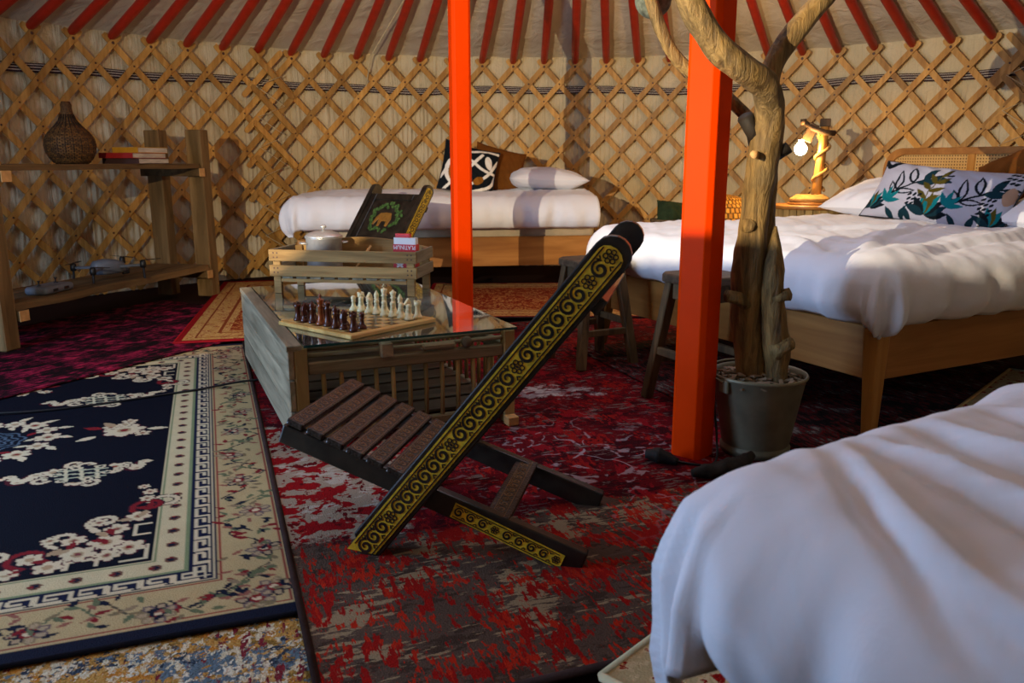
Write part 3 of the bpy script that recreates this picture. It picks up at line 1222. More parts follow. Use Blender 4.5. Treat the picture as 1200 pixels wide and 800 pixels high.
        for k in range(16):
            t = k / 15
            u, v = 0.36 * t + rs.uniform(-.03, .03), 0.36 * (1 - t) + rs.uniform(-.03, .03)
            c.leaf(*q(max(0.02, u), max(0.02, v)), rs.uniform(0, 6.3), 0.05, 0.022, rs.choice([CR, CR, RD, TN]))
    corner(1, 1, f0, f0)
    corner(1, -1, f0, L_ - f0)
    knot(0.62, 1.09, 0.95)
    knot(0.64, 1.99, 0.95)
    spray(0.53, 1.52, 1.15, 4)
    spray(1.00, 0.62, 0.8, 9)
    spray(0.97, 2.28, 0.9, 5)
    # central medallion (its middle lies at the left edge of the picture)
    mx, my = 0.97, 1.53
    for j in range(14):
        a = j * 2 * PI / 14
        flower(mx + 0.185 * math.cos(a), my + 0.215 * math.sin(a), 0.046 if j % 2 else 0.038, 6, RD if j % 2 else TN)
        c.leaf(mx + 0.22 * math.cos(a), my + 0.25 * math.sin(a), a + 0.5, 0.06, 0.028, CR)
        c.leaf(mx + 0.15 * math.cos(a), my + 0.18 * math.sin(a), a + 2.6, 0.05, 0.022, RD if j % 3 == 0 else CR)
    for rr in (0.03, 0.055, 0.08, 0.105):
        pts = [(mx + (rr + 0.008 * math.sin(9 * t)) * math.cos(t), my + (rr + 0.008 * math.sin(9 * t)) * math.sin(t)) for t in np.linspace(0, 2 * PI, 60)]
        c.stroke(pts, 0.008, '#4d5f6e')
    knot(1.35, 1.05, 0.8)
    knot(1.35, 2.0, 0.8)
    # worn colour
    root = empty('chinese_rug', (-0.435, 1.665, 0.006), math.radians(20.3), 'navy Chinese rug with cream flowers and a beige key-pattern border', 'rug')
    # x of the canvas runs to -x of the rug frame
    me = c.mesh('pile', M['blue_rug'], lambda X, Y: np.stack([-X, Y, np.full_like(X, 0.010)], -1))
    me.flip_normals()
    obj('pile', me, root)
    MB().box((-2.1, 0, 0), (0, 2.95, 0.009)).build('backing', M['navy_edge'], root)
    b = MB()
    b.tube([(-2.1, 0, 0.006), (0, 0, 0.006)], 0.006, 8)
    b.build('binding', M['navy_edge'], root, True)
    return root


blue_rug()

# the big distressed red rug
AR = math.radians(20.3)


def red_rug():
    W_, L_, th = 2.75, 3.35, 0.012
    root = empty('distressed_rug', (-0.325, 1.246, 0.016), AR, 'large distressed red and taupe rug under the folding chair and glass table', 'rug')
    nx, ny = 110, 134
    v = []
    z = []
    for j in range(ny + 1):
        for i in range(nx + 1):
            x, y = W_ * i / nx, L_ * j / ny
            v.append((x, y, th))
            n1 = 0.10 * noise.noise(Vector((x * 3, y * 3, 0)))
            brown = 1 / (1 + math.exp((y - 0.72 + n1) / 0.05))
            beige = (1 / (1 + math.exp((x - 0.42 + n1) / 0.06))) * (1 - brown) * (1 / (1 + math.exp((y - 1.75) / 0.1))) * 0.9
            pale = 0.58 * math.exp(-(((x - 1.15) / 0.45) ** 2 + ((y - 2.2 + 0.3 * x) / 0.2) ** 2)) + 0.5 * (1 / (1 + math.exp(-(y - 2.5) / 0.12))) * math.exp(-((x - 0.2) / 0.4) ** 2)
            z.append((brown, beige, pale, math.exp(-(((x - 1.0) / 0.42) ** 2 + ((y - 1.25 + 0.2 * x) / 0.45) ** 2))))
    f = []
    for j in range(ny):
        for i in range(nx):
            a = j * (nx + 1) + i
            f.append((a, a + 1, a + nx + 2, a + nx + 1))
    me = bpy.data.meshes.new('pile')
    me.from_pydata(v, [], f)
    at = me.color_attributes.new('zone', 'FLOAT_COLOR', 'POINT')
    at.data.foreach_set('color', np.array(z, dtype=np.float32).ravel())
    me.materials.append(M['red_rug'])
    obj('pile', me, root)
    MB().box((0, 0, 0), (W_, L_, th - 0.001)).build('backing', M['rug_edge'], root)
    for p, q in (((0, 0), (0, L_)), ((W_, 0), (W_, L_)), ((0, 0), (W_, 0)), ((0, L_), (W_, L_))):
        b = MB()
        b.tube([(p[0], p[1], 0.007), (q[0], q[1], 0.007)], 0.0095, 8)
        b.build('binding', M['rug_edge'], root, True)


red_rug()
rug('multicolour_rug', (-1.45, 0.75), math.radians(12), 1.6, 1.25, M['multi_rug'], 'ochre and blue speckled rug peeping out under the navy rug', 0.0, 0.005)
rug('magenta_rug', (-2.39, 2.86), math.radians(-26.9) + PI / 2, 2.55, 1.45, M['magenta_rug'], 'dark magenta and black rug under the shelf unit', 0.0185, 0.008)
M['orange_rug'] = m_orange_rug('orange_persian_rug', 1.25, 2.35)
rug('persian_rug', (-1.856, 4.34), math.radians(12.7), 1.25, 2.35, M['orange_rug'], 'orange and beige Persian rug with a red edge behind the glass table', 0.0285, 0.008, M['red_edge'], 0.012)
M['orange_rug2'] = m_orange_rug('faded_persian_rug', 2.3, 1.5)
rug('persian_rug', (-0.62, 5.07), math.radians(1), 2.3, 1.5, M['orange_rug2'], 'faded red Persian rug in front of the far bed', 0.0295, 0.008, M['rug_edge'], 0.012)
rug('dark_rug', (1.02, 2.35), math.radians(20.3), 1.9, 2.0, M['dark_rug'], 'blackish faded rug beneath the bed with the cane headboard', 0.0290, 0.008)
rug('cream_rug', (0.17, 1.372), math.radians(47) - PI / 2, 1.5, 3.2, M['cream_rug'], 'cream rug with red flecks under the nearest bed', 0.038, 0.008, M['cream_edge'], 0.018)


# ================================================================== BEDS
def duvet(root_name, loc, rz, L, W, top, zbot, r, seed, label, amp=0.02, fold=0.02, overs=(1, 1, 1), nx=150, ny=130, creases=(), tuck=0.05, cornerdrop=1.0, ridge=None):
    """puffy quilt over a mattress; x from foot to head. overs: hang at foot, at y=0 side, at y=W side"""
    hang = top - zbot
    ext = hang + r * (PI / 2 - 1)
    fx, f0, f1 = overs
    A0, A1 = -ext * fx, L - 0.05
    B0, B1 = -ext * f0, W + ext * f1
    sd = Vector((seed * 13.1, seed * 7.7, 0))

    def fn(u, v):
        a = A0 + (A1 - A0) * u
        b = B0 + (B1 - B0) * v
        cx, cy = min(max(a, 0), L), min(max(b, 0), W)
        ox, oy = a - cx, b - cy
        o = math.hypot(ox, oy)
        lim = ext * (1 + 0.12 * (cornerdrop if ox and oy else 0))
        if o > 1e-6:
            dx, dy = ox / o, oy / o
        else:
            dx = dy = 0
        oo = min(o, lim)
        q = min(oo / r, PI / 2)
        h = r * math.sin(q)
        dz = r * (1 - math.cos(q)) + max(0, oo - r * PI / 2)
        per = math.atan2(dy, dx) * 0.35 + (cx if abs(oy) > abs(ox) else cy) * 1.0
        k = min(1, max(0, oo - r * 0.6) / 0.15)
        fo = fold * k * (math.sin(per * 26 + 2.2 * noise.noise(sd + Vector((per * 4, 0, 0)))) * 0.6 + noise.noise(sd + Vector((per * 13, oo * 3, 1))) * 1.0)
        h += fo + 0.025 * k * math.sin(PI * min(1, oo / lim))
        if oo > lim - 0.07:
            h -= tuck * ((oo - lim + 0.07) / 0.07) ** 2
        x, y = cx + dx * h, cy + dy * h
        z = top - dz
        p = Vector((x * 2.4, y * 2.4, 0)) + sd
        t = max(0, 1 - oo / (r * 1.5))
        edge = min(min(a, 0.35) if fx else 0.35, min(b, 0.35) if f0 else 0.35, min(W - b, 0.35) if f1 else 0.35)
        puff = 0.030 * math.sin(PI / 2 * max(0, min(1, edge / 0.35)))
        z += t * (amp * fbm(p, 4) + puff)
        # finer wrinkles, stretched in two directions
        z += t * 0.006 * noise.noise(Vector((x * 5 + y * 3, x * 22 - y * 12, 3)) + sd)
        disp = 0.0
        if ridge:
            ra, rf, rd = ridge
            c_, s_ = math.cos(ra), math.sin(ra)
            al, ac = a * c_ + b * s_, -a * s_ + b * c_
            ac += 0.05 * noise.noise(Vector((al * 2.5, ac * 2, 7)) + sd)
            nv = noise.noise(Vector((ac * rf, al * 1.6, 11)) + sd)
            disp += rd * (max(0, 1 - abs(nv) * 3.2) ** 1.5) * (0.5 + 0.5 * noise.noise(Vector((al * 3, ac * 3, 2)) + sd))
        for (cx0, cy0, ang, ln, wd_, dp) in creases:
            ux, uy = a - cx0, b - cy0
            c_, s_ = math.cos(ang), math.sin(ang)
            al, ac = ux * c_ + uy * s_, -ux * s_ + uy * c_
            ac += 0.03 * math.sin(al * 7 + cx0 * 9)
            if -0.1 < al < ln + 0.1:
                fa = max(0, min(1, (al + 0.1) / 0.15)) * max(0, min(1, (ln + 0.1 - al) / 0.25))
                disp += dp * fa * (math.exp(-(ac / wd_) ** 2) * -1.0 + 0.8 * math.exp(-((ac - 1.6 * wd_) / wd_) ** 2))
        z += disp * math.cos(q)
        x += dx * disp * math.sin(q)
        y += dy * disp * math.sin(q)
        z = max(z, 0.05)
        return Vector((x, y, z))
    b = MB().grid(fn, nx, ny)
    o = b.build(root_name, M['sheet'], None, True, loc=loc, rot=(0, 0, rz))
    tag(o, label, 'duvet')
    m = o.modifiers.new('thick', 'SOLIDIFY')
    m.thickness = 0.012
    m.offset = -1
    return o


def bed(loc, rz, L, W, zb, zt, label, head=None, legw=0.065, ztmat=None):
    root = empty('bed', loc, rz, label, 'bed')
    zo = loc[2]
    zb, zt = zb - zo, zt - zo
    head = head - zo if head else None
    t = 0.03
    MB().box((0.03, 0, zb), (L, t, zt)).build('side_rail', M['oak'], root, bevel=0.003)
    MB().box((0.03, W - t, zb), (L, W, zt)).build('side_rail', M['oak'], root, bevel=0.003)
    o = MB().box((0, -t, zb), (W - 2 * t, 0, zt)).build('foot_board', M['oak'], root, bevel=0.003)
    o.location = (0, t, 0)
    o.rotation_euler = (0, 0, PI / 2)
    MB().box((0.03, t, zt - 0.05), (L, W - t, zt - 0.03)).build('slat_base', M['oak'], root)
    for x, y in ((0, 0), (0, W), (L, 0), (L, W)):
        b = MB()
        sx = -1 if x == 0 else 1
        sy = -1 if y == 0 else 1
        bx, by = x + 0.012 * sx * -1, y - 0.012 * sy
        b.bar((bx - 0.03 * sx * 0, by, zt - 0.005), (x + sx * 0.02, y + sy * 0.02, 0.0), legw * 1.05, legw * 1.05, (0, 1, 0), legw * 0.62, legw * 0.62)
        b.build('leg', M['oak_v'], root, bevel=0.006, seg=2)
    if head:
        z1 = head
        hb = MB()
        # rounded frame as a swept rectangle
        r = 0.13
        path = [(0.0, zb)]
        for k in range(9):
            a = PI - PI / 2 * k / 8
            path.append((r + r * math.cos(a), z1 - r + r * math.sin(a)))
        for k in range(9):
            a = PI / 2 - PI / 2 * k / 8
            path.append((W - r + r * math.cos(a), z1 - r + r * math.sin(a)))
        path.append((W, zb))
        fw = 0.040
        inner = []
        ri = r - fw * 0.4
        inner.append((fw, zb))
        for k in range(9):
            a = PI - PI / 2 * k / 8
            inner.append((fw + ri + ri * math.cos(a), z1 - fw - ri + ri * math.sin(a)))
        for k in range(9):
            a = PI / 2 - PI / 2 * k / 8
            inner.append((W - fw - ri + ri * math.cos(a), z1 - fw - ri + ri * math.sin(a)))
        inner.append((W - fw, zb))
        n = len(path)
        for x_ in (L + 0.01, L + 0.05):
            for (y_, z_) in path:
                hb.v.append((x_, y_, z_))
            for (y_, z_) in inner:
                hb.v.append((x_, y_, z_))
        for i in range(n - 1):
            hb.f.append((i, i + 1, n + i + 1, n + i))
            hb.f.append((2 * n + i, 3 * n + i, 3 * n + i + 1, 2 * n + i + 1))
            hb.f.append((i, 2 * n + i, 2 * n + i + 1, i + 1))
            hb.f.append((n + i, n + i + 1, 3 * n + i + 1, 3 * n + i))
        hd = hb.build('headboard', M['oak'], root, bevel=0.003)
        for k in range(3):
            y0 = fw + (W - 2 * fw) * k / 3
            y1 = fw + (W - 2 * fw) * (k + 1) / 3
            rows = []
            cb = MB()

            def zz(y):
                # top edge follows the inner outline
                d_ = min(y - fw, W - fw - y)
                if d_ < ri:
                    return z1 - fw - ri + math.sqrt(max(0, ri * ri - (ri - d_) ** 2))
                return z1 - fw
            cb.grid(lambda u, v: Vector((L + 0.022, y0 + (y1 - y0) * u, 0.45 + (zz(y0 + (y1 - y0) * u) - 0.45) * v)), 14, 6)
            cb.grid(lambda u, v: Vector((L + 0.034, y0 + (y1 - y0) * u, 0.45 + (zz(y0 + (y1 - y0) * u) - 0.45) * v)), 14, 6, True)
            cb.build('cane_panel', M['cane'], hd)
            if k:
                MB().box((L + 0.012, y0 - 0.022, zb), (L + 0.045, y0 + 0.022, z1 - fw * 0.7)).build('divider', M['oak_v'], hd, bevel=0.003)
    return root


def mattress(loc, rz, L, W, z0, z1, label):
    def prof(u, v):
        return None
    b = MB().box((0.03, 0.03, z0), (L - 0.02, W - 0.03, z1))
    o = b.build('mattress', M['mattress'], None, bevel=0.05, seg=4, loc=loc, rot=(0, 0, rz))
    o.data.polygons.foreach_set('use_smooth', [True] * len(o.data.polygons))
    return tag(o, label, 'mattress')


def pillow_pts(W_, H_, T, pinch=0.10, p=2.6, sag=0.0, seed=0, wr=0.01):
    def fn(u, v, side):
        x = (u - 0.5) * 2
        y = (v - 0.5) * 2
        t = max(0.0, (1 - abs(x) ** p)) ** 0.5 * max(0.0, (1 - abs(y) ** p)) ** 0.5
        px = x * W_ / 2 * (1 - pinch * (1 - abs(y) ** 2) * abs(x) ** 2 * 0.6)
        py = y * H_ / 2 * (1 - pinch * (1 - abs(x) ** 2) * abs(y) ** 2)
        z = side * T / 2 * t
        z += wr * t * noise.noise(Vector((x * 2.2 + seed, y * 2.2, side)))
        z += wr * 0.7 * noise.noise(Vector((x * 6 + y * 4 + seed, y * 2 - x, side))) * (t > 0) * t ** 0.3
        return Vector((px, py - sag * (1 - x * x) * (y > 0) * y, z))
    return fn


def pillow(name, mat, W_, H_, T, loc, rot, label, cat, seed=0, pinch=0.10, n=(40, 30), front=None, sag=0.0, wr=0.012):
    fn = pillow_pts(W_, H_, T, pinch, 2.6, sag, seed, wr)
    if front is None:
        b = MB()
        b.grid(lambda u, v: fn(u, v, 1), n[0], n[1])
        b.grid(lambda u, v: fn(u, v, -1), n[0], n[1], True)
        o = b.build(name, mat, None, True, loc=loc, rot=rot)
        return tag(o, label, cat)
    root = bpy.data.objects.new(name, None)
    COL.objects.link(root)
    root.location = loc
    root.rotation_euler = rot
    tag(root, label, cat)
    c, backmat, pipmat = front

    def arr(X, Y):
        out = np.zeros(X.shape + (3,))
        for j in range(X.shape[0]):
            for i in range(X.shape[1]):
                out[j, i] = fn(X[j, i] / c.w, Y[j, i] / c.h, 1)
        return out
    obj('printed_cover', c.mesh('printed_cover', M['print'], arr), root)
    MB().grid(lambda u, v: fn(u, v, -1), n[0], n[1], True).build('back_cover', backmat, root, True)
    ring = []
    for k in range(40):
        ring.append(fn(k / 40, 0, 1))
    for k in range(24):
        ring.append(fn(1, k / 24, 1))
    for k in range(40):
        ring.append(fn(1 - k / 40, 1, 1))
    for k in range(24):
        ring.append(fn(0, 1 - k / 24, 1))
    MB().tube(ring, 0.005, 6, closed=True).build('piping', pipmat, root, True)
    return root


def rot_of(x_axis, y_axis):
    x = Vector(x_axis).normalized()
    z = x.cross(Vector(y_axis)).normalized()
    y = z.cross(x)
    return Matrix((x, y, z)).transposed().to_euler()


# --- bed with cane headboard (right)
B2, B2R = (1.29, 2.80, 0), math.radians(27.1)
bed((B2[0], B2[1], 0.0375), B2R, 2.05, 1.70, 0.235, 0.43, 'wide oak bed with rounded cane headboard and splayed legs', head=1.085)
mattress(B2, B2R, 2.05, 1.70, 0.40, 0.63, 'pale mattress hidden under the quilt of the cane headboard bed')
duvet('duvet', B2, B2R, 2.0, 1.70, 0.665, 0.44, 0.09, 2, 'white quilt on the wide bed with leaf-print cushion', 0.022, 0.022, (1, 1, 1),
      creases=((0.1, 0.15, 0.5, 1.0, 0.03, 0.015), (0.05, 0.3, 1.1, 0.9, 0.03, 0.012), (0.3, 0.05, 0.2, 1.2, 0.035, 0.014), (0.2, 1.0, -0.4, 1.0, 0.03, 0.012)), ridge=(0.35, 4.0, 0.012))
B2M = Matrix.Translation(B2) @ Matrix.Rotation(B2R, 4, 'Z')


def b2(x, y, z):
    return tuple(B2M @ Vector((x, y, z)))


ex, ey = (math.cos(B2R), math.sin(B2R), 0), (-math.sin(B2R), math.cos(B2R), 0)

# --- far bed along the back wall
B1, B1R = (-1.60, 6.15, 0), math.radians(9)
bed((B1[0], B1[1], 0.038), B1R, 2.32, 1.0, 0.20, 0.43, 'low oak bed against the back lattice wall')
mattress(B1, B1R, 2.32, 1.0, 0.40, 0.68, 'beige mattress showing under the far bed quilt')
duvet('duvet', B1, B1R, 2.34, 1.0, 0.745, 0.50, 0.12, 5, 'white quilt on the far bed below the patterned cushion', 0.018, 0.018, (1, 1, 0.3), nx=150, ny=90, tuck=0.03, ridge=(1.4, 5.0, 0.012))
B1M = Matrix.Translation(B1) @ Matrix.Rotation(B1R, 4, 'Z')

# --- nearest bed (bottom right corner)
B3, B3R = (0.80, 0.16, 0), math.radians(30.7)
bed((B3[0], B3[1], 0.0465), B3R, 2.0, 0.9, 0.20, 0.36, 'oak bed frame hidden beneath the nearest white quilt')
mattress(B3, B3R, 2.0, 0.9, 0.345, 0.59, 'pale mattress inside the nearest bed')
duvet('duvet', B3, B3R, 2.0, 0.9, 0.635, 0.40, 0.12, 9, 'rumpled white quilt on the nearest bed in the bottom right corner', 0.022, 0.024, (1, 1, 1), nx=190, ny=170,
      creases=((0.06, 0.86, -2.05, 0.50, 0.014, 0.016), (0.16, 0.86, -2.0, 0.6, 0.016, 0.026), (0.27, 0.85, -2.1, 0.65, 0.016, 0.022), (0.40, 0.86, -2.15, 0.75, 0.017, 0.022), (0.56, 0.84, -2.2, 0.75, 0.018, 0.016), (-0.02, 0.80, -1.9, 0.35, 0.012, 0.012)), tuck=0.03, cornerdrop=4.0, ridge=(-2.1, 5.0, 0.014))

# --- cushions and pillows on the far bed
def b1(x, y, z):
    return tuple(B1M @ Vector((x, y, z)))


e1x, e1y = (math.cos(B1R), math.sin(B1R), 0), (-math.sin(B1R), math.cos(B1R), 0)


def graphic_canvas():
    c = Canvas(0.44, 0.44, 0.004, '#14191d')
    c.ell(0.12, 0.16, 0.10, 0.13, 0.3, '#e4dfd2')
    c.ell(0.13, 0.15, 0.075, 0.105, 0.3, '#8d5a1c')
    for pts in ([(0.0, 0.10), (0.10, 0.30), (0.30, 0.40), (0.44, 0.41)], [(0.05, 0.0), (0.20, 0.20), (0.30, 0.36)], [(0.18, 0.02), (0.36, 0.18), (0.44, 0.34)],
                [(0.22, 0.28), (0.34, 0.22), (0.44, 0.22)], [(0.25, 0.0), (0.40, 0.10), (0.44, 0.2)]):
        p2 = [(q.x, q.y) for q in catmull([(a, b, 0) for a, b in pts], 8)]
        c.stroke(p2, 0.024, '#e4dfd2')
    c.ell(0.30, 0.12, 0.05, 0.03, 0.8, '#8d5a1c')
    c.ell(0.36, 0.30, 0.03, 0.06, 0.3, '#e4dfd2')
    return c


def leaf_canvas():
    BG = '#a9aab8'
    c = Canvas(0.80, 0.345, 0.0033, BG)
    NV, TL, OL, DK = '#0c151c', '#0a6872', '#4c4418', '#0f2c36'

    def curve(pts, wd, col):
        c.stroke([(p.x, p.y) for p in catmull([(a_, b_, 0) for a_, b_ in pts], 8)], wd, col)

    def sprig(x, y):
        curve([(x, y), (x + .07, y + .045), (x + .14, y + .085), (x + .22, y + .12), (x + .30, y + .13)], 0.011, NV)
        for lx, ly, a, L, wd, hollow in ((x + .005, y, 2.1, 0.085, 0.040, 1), (x + .025, y + .015, 1.75, 0.13, 0.052, 1), (x + .02, y + .01, 0.10, 0.12, 0.036, 1), (x + .10, y + .065, 1.9, 0.11, 0.055, 1),
                                         (x + .12, y + .07, 0.15, 0.14, 0.040, 0), (x + .15, y + .09, 1.0, 0.10, 0.040, 0), (x + .20, y + .11, -0.2, 0.12, 0.034, 0)):
            c.leaf(lx, ly, a, L, wd, NV if hollow else DK)
            if hollow:
                c.leaf(lx + .014 * math.cos(a), ly + .014 * math.sin(a), a, L - 0.03, wd * 0.50, BG)
    sprig(0.155, 0.135)
    sprig(0.53, 0.115)
    for x, y, s_ in ((0.045, 0.045, 1.0), (0.39, 0.030, 1.25), (0.73, 0.03, 1.0)):
        for k, a in enumerate((0.15, 0.45, 0.8, 1.15, 1.5, 1.9, 2.3, 2.75)):
            c.leaf(x, y, a, 0.105 * s_, 0.036 * s_, (NV, DK, NV, TL, OL, TL, NV, DK)[k])
    for x, y in ((0.135, 0.085), (0.49, 0.09)):
        for a in (0.15, 0.8, 1.5, 2.15):
            c.leaf(x, y, a, 0.095, 0.030, TL)
    curve([(0.365, 0.09), (0.37, 0.16), (0.40, 0.26)], 0.006, OL)
    for y, a in ((0.11, 0.5), (0.12, 2.5), (0.16, 0.4), (0.17, 2.5), (0.21, 0.5), (0.21, 2.3), (0.25, 1.0)):
        c.leaf(0.367 + max(0, y - .15) * .30, y, a, 0.08, 0.028, OL)
    rs = random.Random(5)
    for x0, y0, n in ((0.275, 0.085, 9), (0.66, 0.085, 12), (0.72, 0.27, 9)):
        for k in range(n):
            c.ell(x0 + 0.026 * (k % 3) + rs.uniform(-.004, .004), y0 + 0.026 * (k // 3), 0.013, 0.007, 0.6, NV)
    for x, a in ((0.21, 2.3), (0.25, 1.2), (0.31, 2.1), (0.56, 2.2), (0.62, 1.2), (0.66, 0.7)):
        c.leaf(x, -0.01, a, 0.085, 0.034, DK)
    curve([(0.0, 0.335), (0.05, 0.30), (0.11, 0.345)], 0.03, NV)
    c.ell(0.77, 0.2, 0.03, 0.05, 0, '#9c7f6c')
    return c


pillow('pillow', M['sheet'], 0.62, 0.66, 0.19, b1(1.98, 0.56, 0.86), rot_of((e1y[0], e1y[1], 0.0), (0.93, 0.16, -0.03)),
       'plump white pillow at the head of the far bed', 'pillow', 3)
pillow('cushion', M['brown_fabric'], 0.44, 0.42, 0.14, b1(1.60, 0.62, 0.935), rot_of((e1x[0], e1x[1], -0.25), (0.62, 0.45, 0.62)),
       'plain brown cushion leaning behind the graphic one on the far bed', 'cushion', 5)
pillow('cushion', None, 0.46, 0.44, 0.13, b1(1.33, 0.42, 0.935), rot_of((e1x[0], e1x[1], -0.25), (0.62, 0.45, 0.62)),
       'black, white and ochre graphic cushion on the far bed', 'cushion', 6, front=(graphic_canvas(), M['brown_fabric'], M['dark_plastic']))
# --- on the cane headboard bed
pillow('pillow', M['sheet'], 0.70, 0.45, 0.17, b2(1.78, 1.40, 0.80), rot_of(ey, (0.80, 0.42, 0.30)),
       'white pillow by the rope lamp beside the cane headboard', 'pillow', 8)
pillow('pillow', M['sheet'], 0.70, 0.45, 0.16, b2(1.66, 0.24, 0.79), rot_of(ey, (0.80, 0.42, 0.30)),
       'white pillow behind the right end of the leaf-print cushion', 'pillow', 9)
pillow('cushion', M['brown_fabric'], 0.62, 0.46, 0.16, b2(1.80, 0.60, 0.905), rot_of((-ey[0], -ey[1], 0.42), (0.30, 0.30, 0.80)),
       'large plain brown cushion leaning on the cane headboard', 'cushion', 11)
pillow('cushion', None, 0.80, 0.345, 0.14, b2(1.50, 0.88, 0.825), rot_of((-ey[0] + 0.06, -ey[1], -0.085), (0.42, 0.22, 0.80)),
       'grey lumbar cushion printed with teal and black leaves', 'cushion', 12, front=(leaf_canvas(), M['brown_fabric'], M['dark_plastic']), n=(50, 30))


# ================================================================== FOLDING CHAIRS
def scroll_mesh(L, wd, name, n):
    """black scrolls, rosettes and border lines lying on a gold strip; strip runs along x 0..L, centred on y"""
    b = MB()
    t = 0.0012

    def ribbon(pts, w_):
        m_ = len(pts)
        base = len(b.v)
        for i, (x, y) in enumerate(pts):
            x0, y0 = pts[max(0, i - 1)]
            x1, y1 = pts[min(m_ - 1, i + 1)]
            dx, dy = x1 - x0, y1 - y0
            l_ = math.hypot(dx, dy) or 1
            nx_, ny_ = -dy / l_, dx / l_
            ww = w_ if not hasattr(w_, '__len__') else w_[i]
            for s, z in ((-1, 0), (1, 0), (1, t), (-1, t)):
                b.v.append((x + s * nx_ * ww / 2, y + s * ny_ * ww / 2, z))
        for i in range(m_ - 1):
            for k in range(4):
                k2 = (k + 1) % 4
                b.f.append((base + 4 * i + k, base + 4 * i + k2, base + 4 * i + 4 + k2, base + 4 * i + 4 + k))
    hw = wd / 2
    for s in (-1, 1):
        ribbon([(0.005, s * hw * 0.80), (L - 0.012, s * hw * 0.80)], wd * 0.05)
    pitch = L / n
    for k in range(n):
        cx = (k + 0.5) * pitch
        if k % 7 == 3 or k == n - 1:
            for j in range(6):
                a = j * PI / 3
                c = (cx + hw * .36 * math.cos(a), hw * .36 * math.sin(a))
                ring = [(c[0] + hw * .17 * math.cos(q), c[1] + hw * .17 * math.sin(q)) for q in np.linspace(0, 2 * PI, 9)]
                ribbon(ring, wd * 0.045)
            ribbon([(cx - hw * .08, 0), (cx + hw * .08, 0)], wd * 0.12)
            continue
        sgn = 1
        pts, ws = [], []
        for j in range(22):
            q = j / 21
            a = PI * 0.15 + q * 2 * PI * 1.45
            r = hw * 0.66 * (1 - 0.80 * q)
            pts.append((cx + r * math.cos(a) * 0.95, sgn * r * math.sin(a)))
            ws.append(wd * (0.055 + 0.07 * math.sin(PI * q)))
        ribbon(pts, ws)
        # filler leaves between scrolls
        for s in (-1, 1):
            ribbon([(cx + pitch * .5 - pitch * .16, s * hw * .66), (cx + pitch * .5, s * hw * .44), (cx + pitch * .5 + pitch * .14, s * hw * .64)], wd * 0.06)
    return b.mesh(name, M['black'])


SLAT_CARVE = None


def slat_carving():
    me = scroll_mesh(0.40, 0.040, 'carved_scrolls', 13)
    me.materials.clear()
    me.materials.append(M['carve_light'])
    me.transform(Matrix.Translation((0, 0.03, 0.0088)) @ Matrix.Rotation(PI / 2, 4, 'Z'))
    return me


